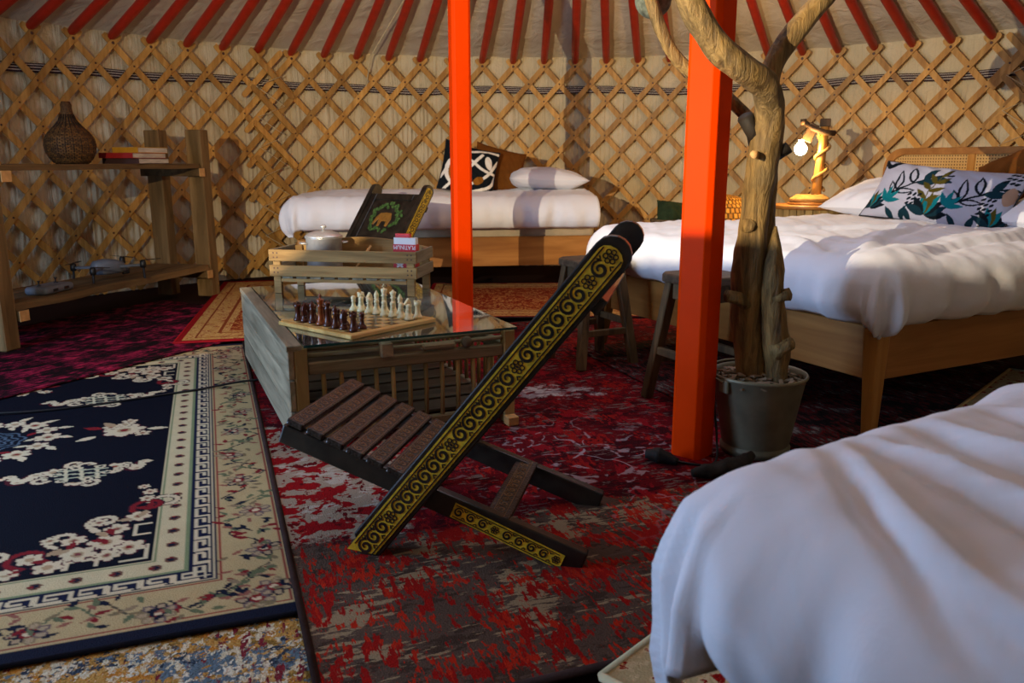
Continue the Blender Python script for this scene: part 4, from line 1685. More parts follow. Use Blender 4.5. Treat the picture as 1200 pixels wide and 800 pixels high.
def chair(loc, rz, label):
    root = empty('folding_chair', loc, rz, label, 'chair', 'carved folding plank chairs')
    Wc = 0.46
    ANG = math.atan2(0.806, 0.646)
    LB = 1.035
    RH, RT = 0.088, 0.036

    # back rails (local 2D in the chair's side plane: d along, n across)
    def side_mat(y):
        return Matrix.Translation((0, y, 0)) @ Matrix.Rotation(-ANG, 4, 'Y') @ Matrix.Rotation(PI / 2, 4, 'X')

    def rail_outline(L, h, cutang, rounded=True):
        # starts at the floor with a slanted foot
        k = h / 2 / math.tan(cutang)
        out = [(-k + 0.0, h / 2), (k, -h / 2)]
        if rounded:
            for j in range(9):
                a = -PI / 2 + PI * j / 8
                out.append((L - h / 2 + h / 2 * math.cos(a), h / 2 * math.sin(a)))
        else:
            out += [(L, -h / 2), (L, h / 2)]
        return out
    for y in (0.0, Wc):
        # the rail: body plus a slimmer rounded head
        out = rail_outline(LB, RH, ANG)
        b = MB().prism([(x, -z) for x, z in out][::-1], RT, side_mat(y + RT / 2))
        r = b.build('back_rail', M['black'], root, bevel=0.004, seg=2)
        ys = y - RT / 2 - 0.0008 if y == 0 else y + RT / 2 + 0.0008
        flip = Matrix.Identity(4) if y == 0 else Matrix.Scale(-1, 4, (0, 0, 1))
        # gold strip
        L2 = LB - 0.05
        strip = [(0.03, -RH * 0.36), (L2, -RH * 0.36)]
        for j in range(7):
            a = -PI / 2 + PI * j / 6
            strip.append((L2 + 0.025 * math.cos(a), RH * 0.36 * math.sin(a)))
        strip += [(L2, RH * 0.36), (-0.01, RH * 0.36)]
        mt = Matrix.Translation((0, ys, 0)) @ Matrix.Rotation(-ANG, 4, 'Y') @ Matrix.Rotation(PI / 2, 4, 'X') @ flip
        g = MB().prism(strip, 0.0012, mt).build('gold_strip', M['gold'], r)
        me = scroll_mesh(L2 + 0.01, RH * 0.72, 'carved_scrolls', 27)
        me.transform(mt @ Matrix.Translation((0.012, 0, 0.0012)))
        o = obj('carved_scrolls', me, r)

    # seat rails: from the rear feet up to the front of the seat
    s0, h0 = 0.575, 0.0
    s1, h1 = -0.21, 0.322
    SANG = math.atan2(h1 - h0, s1 - s0)
    LS = math.hypot(s1 - s0, h1 - h0)
    slope = math.atan2(h1, s0 - s1)

    def on_seat(t, lift=0.0):
        # t = distance from the front end towards the rear
        d = Vector((math.cos(-slope), 0, math.sin(-slope)))
        n = Vector((math.sin(slope), 0, math.cos(slope)))
        return Vector((s1, 0, h1)) + d * t + n * lift
    SH = 0.052
    for y, sgn in ((0.043, -1), (Wc - 0.043, 1)):
        b = MB()
        p0, p1 = on_seat(0.0, -SH / 2 - 0.008), on_seat(LS - 0.01, -SH / 2 + 0.03)
        b.bar((p0.x, y, p0.z), (p1.x, y, p1.z), 0.032, SH, (0, 0, 1), 0.032, SH * 1.25)
        r = b.build('seat_rail', M['black'], root, bevel=0.005, seg=2)
        # carved gold length near the rear foot
        Lg = 0.30
        me = scroll_mesh(Lg, 0.040, 'carved_scrolls', 9)
        ys = y + sgn * 0.0168
        rotm = Matrix.Translation((0, ys, 0)) @ Matrix.Translation(on_seat(LS - 0.36, -SH / 2 + 0.012)) @ Matrix.Rotation(slope, 4, 'Y') @ Matrix.Rotation(PI / 2, 4, 'X')
        if sgn > 0:
            rotm = rotm @ Matrix.Scale(-1, 4, (0, 0, 1))
        MB().prism([(0, -0.021), (Lg, -0.021), (Lg, 0.021), (0, 0.021)], 0.001, rotm).build('gold_strip', M['gold'], r)
        me.transform(rotm @ Matrix.Translation((0, 0, 0.001)))
        obj('carved_scrolls', me, r)
    # seven carved slats
    for k in range(7):
        t0 = 0.005 + k * 0.0575
        p = on_seat(t0 + 0.024, 0.006)
        b = MB()
        # local frame: x = along slope, y = width
        b.box((-0.0235, 0.026, -0.009), (0.0235, Wc - 0.026, 0.009))
        sl = b.build('seat_slat', M['carved'], root, bevel=0.004, seg=2)
        sl.location = p
        sl.rotation_euler = (0, slope, 0)
        obj('carved_scrolls', SLAT_CARVE, sl)
    # rear stretcher
    p = on_seat(LS - 0.25, 0.012)
    b = MB().box((-0.032, 0.03, -0.009), (0.032, Wc - 0.03, 0.009))
    st = b.build('rear_stretcher', M['carved'], root, bevel=0.004, seg=2)
    st.location = p
    st.rotation_euler = (0, slope - 0.25, 0)
    obj('carved_scrolls', SLAT_CARVE, st)

    # back panel between the rails
    def on_back(t, n=0.0):
        return Vector((math.cos(ANG) * t - math.sin(ANG) * n, 0, math.sin(ANG) * t + math.cos(ANG) * n))
    Mb = Matrix.Rotation(-ANG, 4, 'Y')           # x along the rail, z towards the front of the chair
    b = MB()
    y0, y1 = RT / 2 + 0.001, Wc - RT / 2 - 0.001
    t0, t1 = 0.56, 0.945
    b.box((t0, y0, 0.016), (t1, y0 + 0.045, 0.034), Mb)
    b.box((t0, y1 - 0.045, 0.016), (t1, y1, 0.034), Mb)
    b.box((t0, y0 + 0.045, 0.016), (t0 + 0.05, y1 - 0.045, 0.034), Mb)
    b.box((t1 - 0.05, y0 + 0.045, 0.016), (t1, y1 - 0.045, 0.034), Mb)
    fr = b.build('panel_frame', M['black'], root, bevel=0.003)
    MB().box((t0 + 0.05, y0 + 0.045, 0.018), (t1 - 0.05, y1 - 0.045, 0.026), Mb).build('panel', M['black'], root)
    # raised picture: leafy wreath around an elephant
    rs = random.Random(2)
    gm = M['leaf_paint']
    cx, cy = (t0 + t1) / 2, Wc / 2
    b = MB()
    for k in range(46):
        a = 2 * PI * k / 46
        rr = 1 + rs.uniform(-0.22, 0.12)
        x, y = cx + 0.105 * rr * math.cos(a), cy + 0.125 * rr * math.sin(a)
        if abs(math.cos(a) + 1) < 0.25 and rs.random() < 0.7:
            continue
        mt = Mb @ Matrix.Translation((x, y, 0.0265)) @ Matrix.Rotation(rs.uniform(0, 6.3), 4, 'Z')
        b.prism([(0.018 * math.cos(q), 0.011 * math.sin(q)) for q in np.linspace(0, 2 * PI, 7)[:-1]], 0.004, mt)
    b.build('painted_leaf_wreath', gm, root)
    el = [(-0.06, -0.05), (-0.06, -0.03), (-0.02, -0.025), (-0.02, 0.015), (-0.06, 0.02), (-0.06, 0.04), (0.0, 0.045), (-0.05, 0.075), (-0.045, 0.088), (0.01, 0.075),
          (0.045, 0.05), (0.05, 0.0), (0.045, -0.045), (0.0, -0.062)]
    b = MB().prism([(x, y) for x, y in el], 0.005, Mb @ Matrix.Translation((cx - 0.01, cy, 0.0262)))
    b.build('carved_elephant', M['elephant_paint'], root, bevel=0.0015)
    # rear batten with projecting ends and low cross bar
    MB().box((0.865, -0.012, -0.062), (0.905, Wc + 0.012, -0.040), Mb).build('rear_batten', M['black'], root, bevel=0.003)
    MB().box((0.07, RT / 2, -0.010), (0.11, Wc - RT / 2, 0.010), Mb).build('front_stretcher', M['black'], root, bevel=0.003)
    return root


M['leaf_paint'] = plain('green_leaf_paint', '#3e5a2c', 0.5, 0.4, nscale=60, namt=0.5)
M['elephant_paint'] = plain('ochre_paint', '#7a5420', 0.5, 0.4, nscale=40, namt=0.3)
M['carve_light'] = plain('worn_carving', '#6e5028', 0.45, 0.5, nscale=40, namt=0.5)
SLAT_CARVE = slat_carving()
CH1 = chair((-0.385, 1.915, 0.028), math.radians(-12.2), 'carved black folding chair with gold scrolls in front of the glass table')
CH2 = chair((-0.905, 4.93, 0.037), math.radians(56), 'carved black folding chair with painted elephant panel behind the crate')


# ================================================================== SHELF UNIT (left)
SH_O, SH_R = Vector((-2.70, 4.20, 0.027)), math.radians(76.6)
SHM = Matrix.Translation(SH_O) @ Matrix.Rotation(SH_R, 4, 'Z')


def shp(x, y, z):
    return SHM @ Vector((x, y, z))


def shelf_unit():
    root = empty('shelf_unit', tuple(SH_O), SH_R, 'rough sawn timber shelf unit against the lattice wall', 'shelf')
    L, D = 1.86, 0.36
    pw, pd = 0.125, 0.10
    for x in (0.0, L):
        for y in (0.0, D - 0.02):
            zt = 1.20 if x > 0 else 1.18
            b = MB().box((x - pd / 2, y - pw / 2 + 0.0, 0), (x + pd / 2, y + pw / 2, zt))
            b.build('post', M['shelf_v'], root, bevel=0.006)
    for nm, z in (('lower', 0.165), ('upper', 0.895)):
        for x in (0.0, L):
            sx = 1 if x == 0 else -1
            b = MB().box((x + sx * 0.052, -0.075, z - 0.02), (x + sx * 0.112, D + 0.05, z + 0.035))
            br = b.build('bearer', M['shelf'], root, bevel=0.004)
            MB().box((x + sx * 0.05, -0.079, z - 0.021), (x + sx * 0.113, -0.0755, z + 0.036)).build('sawn_end', M['endgrain'], br)

    # live edge planks
    def plank(y0, y1, z, th, seed, name):
        b = MB()

        def fn(u, v):
            x = 0.05 + (L - 0.12) * u
            e = 0.018 * noise.noise(Vector((x * 4, seed, 0)))
            y = y0 + (y1 - y0) * v + (e if v < 0.5 else -e * 0.5)
            return x, y
        n = 40
        for zz in (z, z + th):
            for v in (0, 1):
                for i in range(n + 1):
                    x, y = fn(i / n, v)
                    b.v.append((x, y - (0.012 if zz == z and v == 0 else 0), zz + 0.005 * noise.noise(Vector((x * 3, seed, zz)))))
        m_ = n + 1
        for i in range(n):
            b.f.append((i, m_ + i, m_ + i + 1, i + 1))
            b.f.append((2 * m_ + i, 2 * m_ + i + 1, 3 * m_ + i + 1, 3 * m_ + i))
            b.f.append((i, i + 1, 2 * m_ + i + 1, 2 * m_ + i))
            b.f.append((m_ + i, 3 * m_ + i, 3 * m_ + i + 1, m_ + i + 1))
        b.f.append((0, 2 * m_, 3 * m_, m_))
        b.f.append((n, m_ + n, 3 * m_ + n, 2 * m_ + n))
        b.build(name, M['shelf'], root)
    plank(-0.055, 0.15, 0.20, 0.04, 1.0, 'plank')
    plank(0.155, 0.38, 0.20, 0.04, 2.0, 'plank')
    plank(-0.05, 0.15, 0.93, 0.032, 3.0, 'plank')
    plank(0.155, 0.38, 0.93, 0.032, 4.0, 'plank')


shelf_unit()


def lathe_uv(prof, n, name, mat, twist=None):
    b = MB()
    m_ = len(prof)
    for i, (r, z) in enumerate(prof):
        for k in range(n + 1):
            a = 2 * PI * k / n
            b.v.append((r * math.cos(a), r * math.sin(a), z))
    for i in range(m_ - 1):
        for k in range(n):
            p = i * (n + 1) + k
            b.f.append((p, p + 1, p + n + 2, p + n + 1))
    me = b.mesh(name, mat, True)
    uv = me.uv_layers.new(name='UVMap')
    for lp in me.loops:
        vi = lp.vertex_index
        uv.data[lp.index].uv = ((vi % (n + 1)) / n, (vi // (n + 1)) / (m_ - 1))
    return me


def wicker_vase():
    pos = shp(0.83, 0.17, 0.963)
    root = empty('wicker_bottle', tuple(pos), 0.3, 'brown wicker bottle with narrow neck on the top shelf', 'vase')
    prof = []
    for z, r in zip(np.linspace(0, 0.30, 34), np.interp(np.linspace(0, 0.30, 34), [0, 0.012, 0.06, 0.115, 0.16, 0.20, 0.235, 0.27, 0.30],
                                                          [0.085, 0.105, 0.135, 0.142, 0.132, 0.10, 0.062, 0.040, 0.034])):
        k = len(prof)
        prof.append((r + (0.0025 if k % 2 else -0.0015), z))
    prof = [(0.001, 0.0)] + prof
    obj('woven_body', lathe_uv(prof, 40, 'woven_body', M['wicker']), root)
    obj('neck', lathe_uv([(0.034, 0.295), (0.030, 0.33), (0.032, 0.345), (0.024, 0.365), (0.001, 0.366)], 20, 'neck', M['wicker']), root)
    # vertical stakes that stand proud
    for k in range(20):
        a = 2 * PI * k / 20
        b = MB()
        pts = [Vector(((r + 0.001) * math.cos(a), (r + 0.001) * math.sin(a), z)) for r, z in prof[1::4]]
        b.tube(pts, 0.0035, 5)
        b.build('stake', M['wicker'], root, True)


wicker_vase()


def book(x, y, z, rz, L, D, T, cover, label, tilt=0):
    p = shp(x, y, z)
    root = empty('book', tuple(p), SH_R + rz, label, 'book', 'books lying on the top shelf')
    MB().box((-L / 2, -D / 2, 0), (L / 2, D / 2, 0.003)).build('cover', cover, root)
    MB().box((-L / 2, -D / 2, T - 0.003), (L / 2, D / 2, T)).build('cover', cover, root)
    MB().box((-L / 2, -D / 2, 0.003), (-L / 2 + 0.004, D / 2, T - 0.003)).build('spine', cover, root)
    MB().box((-L / 2 + 0.005, -D / 2 + 0.004, 0.0032), (L / 2 - 0.004, D / 2 - 0.004, T - 0.0032)).build('pages', M['paper'], root)
    return root


book(1.30, 0.08, 0.964, 0.1, 0.36, 0.25, 0.034, M['book_dark'], 'dark brown book at the bottom of the shelf pile')
book(1.27, 0.08, 0.9985, 0.05, 0.36, 0.24, 0.034, M['book_red'], 'red book in the middle of the shelf pile')
book(1.36, 0.09, 1.033, -0.05, 0.29, 0.20, 0.036, M['book_yellow'], 'mustard yellow book on top of the shelf pile')


def drone():
    root = empty('camera_drone', tuple(shp(0.98, 0.12, 0.243)), SH_R - 0.5, 'grey quadcopter drone standing on the lower shelf', 'drone')
    b = MB()
    # body from stacked sections along x
    secs = [(-0.10, 0.025, 0.030, 0.075), (-0.08, 0.045, 0.045, 0.075), (-0.02, 0.052, 0.052, 0.078), (0.05, 0.048, 0.045, 0.074), (0.09, 0.034, 0.034, 0.068), (0.105, 0.02, 0.02, 0.062)]
    n = 12
    for x, hy, hz, zc in secs:
        for k in range(n):
            a = 2 * PI * k / n
            cx, sx = math.cos(a), math.sin(a)
            b.v.append((x, hy * math.copysign(abs(cx) ** 0.6, cx), zc + hz * math.copysign(abs(sx) ** 0.6, sx)))
    for i in range(len(secs) - 1):
        for k in range(n):
            k2 = (k + 1) % n
            b.f.append((i * n + k, i * n + k2, (i + 1) * n + k2, (i + 1) * n + k))
    b.f.append(tuple(range(n))[::-1])
    b.f.append(tuple((len(secs) - 1) * n + k for k in range(n)))
    b.build('body', M['drone'], root, True)
    MB().box((0.085, -0.022, 0.022), (0.125, 0.022, 0.058)).build('camera_gimbal', M['dark_plastic'], root, bevel=0.008, seg=2)
    for sx in (-1, 1):
        for sy in (-1, 1):
            tip = Vector((sx * 0.155, sy * 0.155, 0.088 if sx > 0 else 0.070))
            b = MB()
            b.bar((sx * 0.06, sy * 0.04, 0.075), tip, 0.024, 0.018, (0, 0, 1), 0.018, 0.016)
            arm = b.build('arm', M['drone'], root, bevel=0.004)
            MB().lathe([(0.017, -0.018), (0.019, 0.0), (0.018, 0.022), (0.010, 0.03)], 14, tip).build('motor', M['dark_plastic'], arm, True)
            b = MB()
            b.bar(tip, (tip.x * 1.02, tip.y * 1.02, 0.0), 0.014, 0.012, (1, 0, 0), 0.02, 0.012)
            b.build('landing_leg', M['dark_plastic'], arm, bevel=0.003)
            b = MB()
            a = 0.4 + sx * 0.5 + sy * 0.9
            for s in (0, PI):
                d = Vector((math.cos(a + s), math.sin(a + s), 0))
                q = Vector((-d.y, d.x, 0))
                o0 = tip + Vector((0, 0, 0.028))
                k = len(b.v)
                for t, w_ in ((0.0, 0.006), (0.035, 0.013), (0.08, 0.010), (0.118, 0.004)):
                    for e, zz in ((-1, 0), (1, 0.002), (1, 0.0035), (-1, 0.0015)):
                        b.v.append(tuple(o0 + d * t + q * (e * w_) + Vector((0, 0, zz))))
                for i in range(3):
                    for j in range(4):
                        j2 = (j + 1) % 4
                        b.f.append((k + 4 * i + j, k + 4 * i + j2, k + 4 * i + 4 + j2, k + 4 * i + 4 + j))
                b.f.append((k + 12, k + 13, k + 14, k + 15))
                b.f.append((k + 3, k + 2, k + 1, k))
            b.build('propeller', M['dark_plastic'], arm)
    return root


drone()


def controller():
    root = empty('remote_controller', tuple(shp(0.42, 0.06, 0.243)), SH_R + 0.15, 'grey drone remote controller lying beside the drone', 'controller')
    b = MB().box((-0.13, -0.07, 0.0), (0.13, 0.07, 0.045))
    b.build('body', M['drone'], root, bevel=0.02, seg=4)
    for x in (-0.05, 0.05):
        MB().box((x - 0.022, -0.073, 0.014), (x + 0.022, -0.066, 0.03)).build('port', M['dark_plastic'], root, bevel=0.003)
    for x in (-0.075, 0.075):
        st = MB().lathe([(0.012, 0.044), (0.012, 0.048), (0.005, 0.05), (0.004, 0.068), (0.009, 0.07), (0.009, 0.076)], 12, (x, 0.01, 0))
        st.build('thumb_stick', M['dark_plastic'], root, True)


controller()

# ================================================================== GLASS TABLE
TB_O, TB_R = Vector((-0.733, 2.644, 0.0285)), math.radians(24.0)
TBM = Matrix.Translation(TB_O) @ Matrix.Rotation(TB_R, 4, 'Z')


def tbp(x, y, z):
    return TBM @ Vector((x, y, z))


def glass_table():
    root = empty('glass_table', tuple(TB_O), TB_R, 'low table made from an old spindle crate with a glass top', 'table')
    W_, L_, H_ = 0.815, 1.43, 0.362
    for x in (0.024, W_ - 0.022):
        for y in (0.022, L_ - 0.022):
            MB().box((x - 0.022, y - 0.022, 0), (x + 0.022, y + 0.022, H_ - 0.002)).build('leg', M['greywood_v'], root, bevel=0.004)
    # left side boards
    for k in range(3):
        z0 = 0.028 + k * 0.113
        MB().box((-0.020, 0.0, z0), (0.001, L_, z0 + 0.109 + (0.006 if k == 2 else 0))).build('side_board', M['greywood_y'], root, bevel=0.003)
    MB().box((-0.024, 0.0, 0.350), (0.030, L_, 0.372)).build('edge_board', M['greywood_y'], root, bevel=0.003)
    for y, out in ((0.022, -1), (L_ - 0.022, 1)):
        MB().box((0.046, y - 0.014, 0.262), (W_ - 0.044, y + 0.014, 0.306)).build('rail', M['greywood'], root, bevel=0.005)
        MB().box((0.046, y - 0.014, 0.03), (W_ - 0.044, y + 0.014, 0.062)).build('rail', M['greywood'], root, bevel=0.005)
        MB().tube([(0.05, y, 0.330), (0.4, y + 0.003, 0.327), (W_ - 0.045, y, 0.331)], 0.008, 8).build('bar', M['greywood'], root, True)
        MB().tube([(0.05, y + 0.02, 0.348), (0.4, y + 0.018, 0.346), (W_ - 0.045, y + 0.02, 0.348)], 0.007, 8).build('bar', M['greywood'], root, True)
        for k in range(11):
            x = 0.10 + k * (W_ - 0.20) / 10
            MB().tube([(x, y, 0.055), (x + 0.002, y, 0.16), (x, y, 0.268)], 0.0085, 8).build('spindle', M['greywood_v'], root, True)
    MB().box((0.30, -0.004, 0.300), (0.345, 0.034, 0.352)).build('latch', M['greywood_y'], root, bevel=0.004)
    MB().box((0.455, 0.0, 0.312), (0.58, 0.024, 0.334)).build('latch', M['greywood'], root, bevel=0.006)
    MB().lathe([(0.018, -0.012), (0.022, 0), (0.018, 0.012)], 12, (0.625, 0.012, 0.328), M=Matrix.Rotation(PI / 2, 4, 'X')).build('latch', M['greywood_y'], root, True)
    x = W_ - 0.022
    MB().box((x - 0.014, 0.046, 0.262), (x + 0.014, L_ - 0.046, 0.306)).build('rail', M['greywood_y'], root, bevel=0.005)
    MB().box((x - 0.014, 0.046, 0.03), (x + 0.014, L_ - 0.046, 0.062)).build('rail', M['greywood_y'], root, bevel=0.005)
    for k in range(18):
        y = 0.10 + k * (L_ - 0.20) / 17
        MB().tube([(x, y, 0.055), (x, y + 0.002, 0.16), (x, y, 0.268)], 0.0085, 8).build('spindle', M['greywood_v'], root, True)
    for k in range(9):
        y0 = 0.05 + k * (L_ - 0.10) / 9
        MB().box((0.05, y0, 0.062), (W_ - 0.05, y0 + (L_ - 0.10) / 9 - 0.03, 0.075)).build('floor_slat', M['stool_top'], root, bevel=0.002)
    # two battens under the glass
    for y in (0.48, 0.95):
        MB().box((0.03, y - 0.02, 0.325), (W_ - 0.03, y + 0.02, 0.350)).build('batten', M['greywood'], root, bevel=0.004)
    g = MB().box((0.034, -0.008, 0.3625), (W_ + 0.004, L_ + 0.004, 0.3715)).build('glass_top', M['glass'], root)
    b = MB()
    x0, x1, y0, y1 = 0.034, W_ + 0.004, -0.008, L_ + 0.004
    b.box((x0, y0 - 0.0012, 0.3625), (x1, y0 - 0.0002, 0.3715))
    b.box((x1 + 0.0002, y0, 0.3625), (x1 + 0.0012, y1, 0.3715))
    b.box((x0, y1 + 0.0002, 0.3625), (x1, y1 + 0.0012, 0.3715))
    b.build('polished_edge', M['glass_edge'], g)
    MB().box((W_ - 0.05, -0.05, 0.0), (W_ - 0.005, -0.005, 0.035)).build('foot_block', M['endgrain'], root, bevel=0.003)
    return root


glass_table()
ZT = TB_O.z + 0.3722

# ------------------------------------------------------------------ chess
CB_R = math.radians(51)
CB = Matrix.Translation((-0.555, 2.735, ZT)) @ Matrix.Rotation(CB_R, 4, 'Z')
BS = 0.42
SQ = 0.0455
BO = (BS - 8 * SQ) / 2
bd = empty('chess_board', tuple(CB.translation), CB_R, 'wooden chess board lying on the glass table', 'chess board')
MB().box((0, 0, 0), (BS, BS, 0.016)).build('base', M['board'], bd, bevel=0.003)
sqm = {}
for k_, mt in (('sq_l', M['sq_l']), ('sq_d', M['sq_d'])):
    sqm[k_] = MB().box((0.0004, 0.0004, 0), (SQ - 0.0004, SQ - 0.0004, 0.0012)).mesh('square', mt)
for i in range(8):
    for j in range(8):
        o = obj('square', sqm['sq_d' if (i + j) % 2 == 0 else 'sq_l'], bd, loc=(BO + i * SQ, BO + j * SQ, 0.0160))

base_p = [(0.0175, 0), (0.0175, 0.005), (0.0160, 0.009), (0.0135, 0.012)]
PROF = {
    'pawn': base_p + [(0.0085, 0.020), (0.0065, 0.034), (0.0105, 0.037), (0.0070, 0.040), (0.0098, 0.046), (0.0105, 0.050), (0.0090, 0.056), (0.0050, 0.0595), (0.0005, 0.060)],
    'rook': base_p + [(0.0105, 0.022), (0.0095, 0.046), (0.0135, 0.050), (0.0140, 0.064), (0.0095, 0.064), (0.0095, 0.060), (0.0005, 0.060)],
    'bishop': base_p + [(0.0095, 0.024), (0.0068, 0.048), (0.0115, 0.051), (0.0075, 0.054), (0.0100, 0.062), (0.0098, 0.068), (0.0060, 0.076), (0.0035, 0.078), (0.0040, 0.081), (0.0005, 0.084)],
    'queen': [(r * 1.08, z) for r, z in base_p] + [(0.0105, 0.026), (0.0078, 0.060), (0.0130, 0.064), (0.0080, 0.067), (0.0105, 0.076), (0.0135, 0.086), (0.0100, 0.088), (0.0050, 0.090), (0.0048, 0.094), (0.0005, 0.096)],
    'king': [(r * 1.12, z) for r, z in base_p] + [(0.0112, 0.028), (0.0085, 0.064), (0.0138, 0.068), (0.0085, 0.071), (0.0105, 0.078), (0.0130, 0.092), (0.0110, 0.095), (0.0040, 0.097), (0.0005, 0.098)],
}


def piece_meshes(mat):
    d = {k: MB().lathe(v, 18).mesh('turned_body', mat, True) for k, v in PROF.items()}
    d['knight_base'] = MB().lathe(base_p + [(0.0120, 0.018), (0.0128, 0.021), (0.0005, 0.022)], 18).mesh('turned_base', mat, True)
    hd = [(-0.010, 0.020), (0.011, 0.020), (0.008, 0.036), (0.004, 0.043), (0.013, 0.044), (0.019, 0.048), (0.018, 0.054), (0.010, 0.062), (0.004, 0.068), (0.001, 0.073), (-0.003, 0.067), (-0.010, 0.058), (-0.014, 0.042)]
    d['knight_head'] = MB().prism(hd, 0.013, Matrix.Translation((0, 0.0065, 0)) @ Matrix.Rotation(PI / 2, 4, 'X')).mesh('horse_head', mat)
    b = MB()
    b.box((-0.0022, -0.0022, 0.096), (0.0022, 0.0022, 0.114)).box((-0.0070, -0.0022, 0.103), (0.0070, 0.0022, 0.1075))
    d['cross'] = b.mesh('cross', mat)
    b = MB()
    for k in range(4):
        a = k * PI / 2 + 0.4
        b.box((0.0085, -0.004, 0.0635), (0.0140, 0.004, 0.0680), Matrix.Rotation(a, 4, 'Z'))
    d['merlons'] = b.mesh('battlement', mat)
    return d


back = ['rook', 'knight', 'bishop', 'queen', 'king', 'bishop', 'knight', 'rook']
ORD = ['first', 'second', 'third', 'fourth', 'fifth', 'sixth', 'seventh', 'last']
for side, mt, word, gr in (('w', M['chess_w'], 'cream', 'pale chess pieces on the board'), ('b', M['chess_b'], 'dark brown', 'dark chess pieces on the board')):
    D_ = piece_meshes(mt)
    Dk = piece_meshes(M['chess_k']) if side == 'b' else D_
    for row in (0, 1):
        for f in range(8):
            kind = back[f] if row == 0 else 'pawn'
            i = (7 - row) if side == 'w' else row
            x, y = BO + (i + 0.5) * SQ, BO + (f + 0.5) * SQ
            x += random.uniform(-0.004, 0.004)
            y += random.uniform(-0.004, 0.004)
            p = CB @ Vector((x, y, 0.0175))
            end = 'near'
            if kind in ('queen', 'king'):
                lb = f'{word} wooden chess {kind} standing in the back row' if not (side == 'b' and kind == 'king') else 'tall reddish brown chess king among the darker pieces'
            elif kind == 'pawn':
                lb = f'{word} chess pawn, {ORD[f]} in its row counting from the near edge'
            else:
                lb = f'{word} chess {kind} in the back row on the {"near" if f < 4 else "crate"} side'
            rz = CB_R + (PI if side == 'w' else 0) + random.uniform(-0.2, 0.2)
            r = empty('chess_' + kind, tuple(p), rz, lb, 'chess piece', gr)
            dd = Dk if kind == 'king' else D_
            if kind == 'knight':
                obj('turned_base', dd['knight_base'], r)
                obj('horse_head', dd['knight_head'], r, bevel=0.0025, seg=2)
            else:
                obj('turned_body', dd[kind], r)
                if kind == 'king':
                    obj('cross', dd['cross'], r)
                if kind == 'rook':
                    obj('battlement', dd['merlons'], r)

# ------------------------------------------------------------------ crate with pot, box, spoon
CR_O, CR_R = Vector((-1.118, 3.755, ZT)), math.radians(-9.5)
CRM = Matrix.Translation(CR_O) @ Matrix.Rotation(CR_R, 4, 'Z')


def crp(x, y, z):
    return CRM @ Vector((x, y, z))


def crate():
    root = empty('wooden_crate', tuple(CR_O), CR_R, 'slatted wooden crate tray standing on the glass table', 'crate')
    W_, D_ = 0.685, 0.295
    for x in (0.02, W_ - 0.02):
        for y in (0.022, D_ - 0.022):
            MB().box((x - 0.018, y - 0.010, 0), (x + 0.018, y + 0.010, 0.20)).build('leg', M['crate'], root, bevel=0.002)
    for y0, y1 in ((0, 0.011), (D_ - 0.011, D_)):
        MB().box((-0.012, y0, 0.082), (W_ + 0.012, y1, 0.133)).build('slat', M['crate'], root, bevel=0.002)
        if y0 == 0:
            MB().box((-0.012, y0, 0.152), (W_ + 0.012, y1, 0.205)).build('slat', M['crate'], root, bevel=0.002)
    # bowed handle slat at the back
    out = [(-0.012, 0.150)] + [(W_ + 0.012, 0.150)]
    for k in range(13):
        t = 1 - k / 12
        out.append((-0.012 + (W_ + 0.024) * t, 0.195 + 0.048 * math.sin(PI * t)))
    MB().prism(out, 0.011, Matrix.Translation((0, D_, 0)) @ Matrix.Rotation(PI / 2, 4, 'X')).build('handle_slat', M['crate'], root, bevel=0.002)
    for x0, x1 in ((-0.012, -0.001), (W_ + 0.001, W_ + 0.012)):
        MB().box((x0, 0.0115, 0.082), (x1, D_ - 0.0115, 0.133)).build('slat', M['greywood_y'], root, bevel=0.002)
        MB().box((x0, 0.0115, 0.152), (x1, D_ - 0.0115, 0.205)).build('slat', M['greywood_y'], root, bevel=0.002)
    for k in range(9):
        x = 0.045 + k * (W_ - 0.09 - 0.05) / 8
        MB().box((x, 0.012, 0.070), (x + 0.052, D_ - 0.012, 0.080)).build('floor_slat', M['greywood_y'], root, bevel=0.001)
    MB().box((0.04, 0.012, 0.055), (W_ - 0.04, 0.034, 0.0695)).build('bearer', M['crate'], root)
    MB().box((0.04, D_ - 0.034, 0.055), (W_ - 0.04, D_ - 0.012, 0.0695)).build('bearer', M['crate'], root)
    b = MB()
    for x in (0.012, 0.03, W_ - 0.03, W_ - 0.012):
        for z in (0.10, 0.12, 0.17, 0.19):
            b.lathe([(0.004, 0), (0.003, 0.0012)], 6, (x, 0.0, z), M=Matrix.Rotation(PI / 2, 4, 'X'))
    tag(b.build('nail_heads', M['bolt'], root), 'rusty nail heads in the crate ends', kind='stuff')


crate()


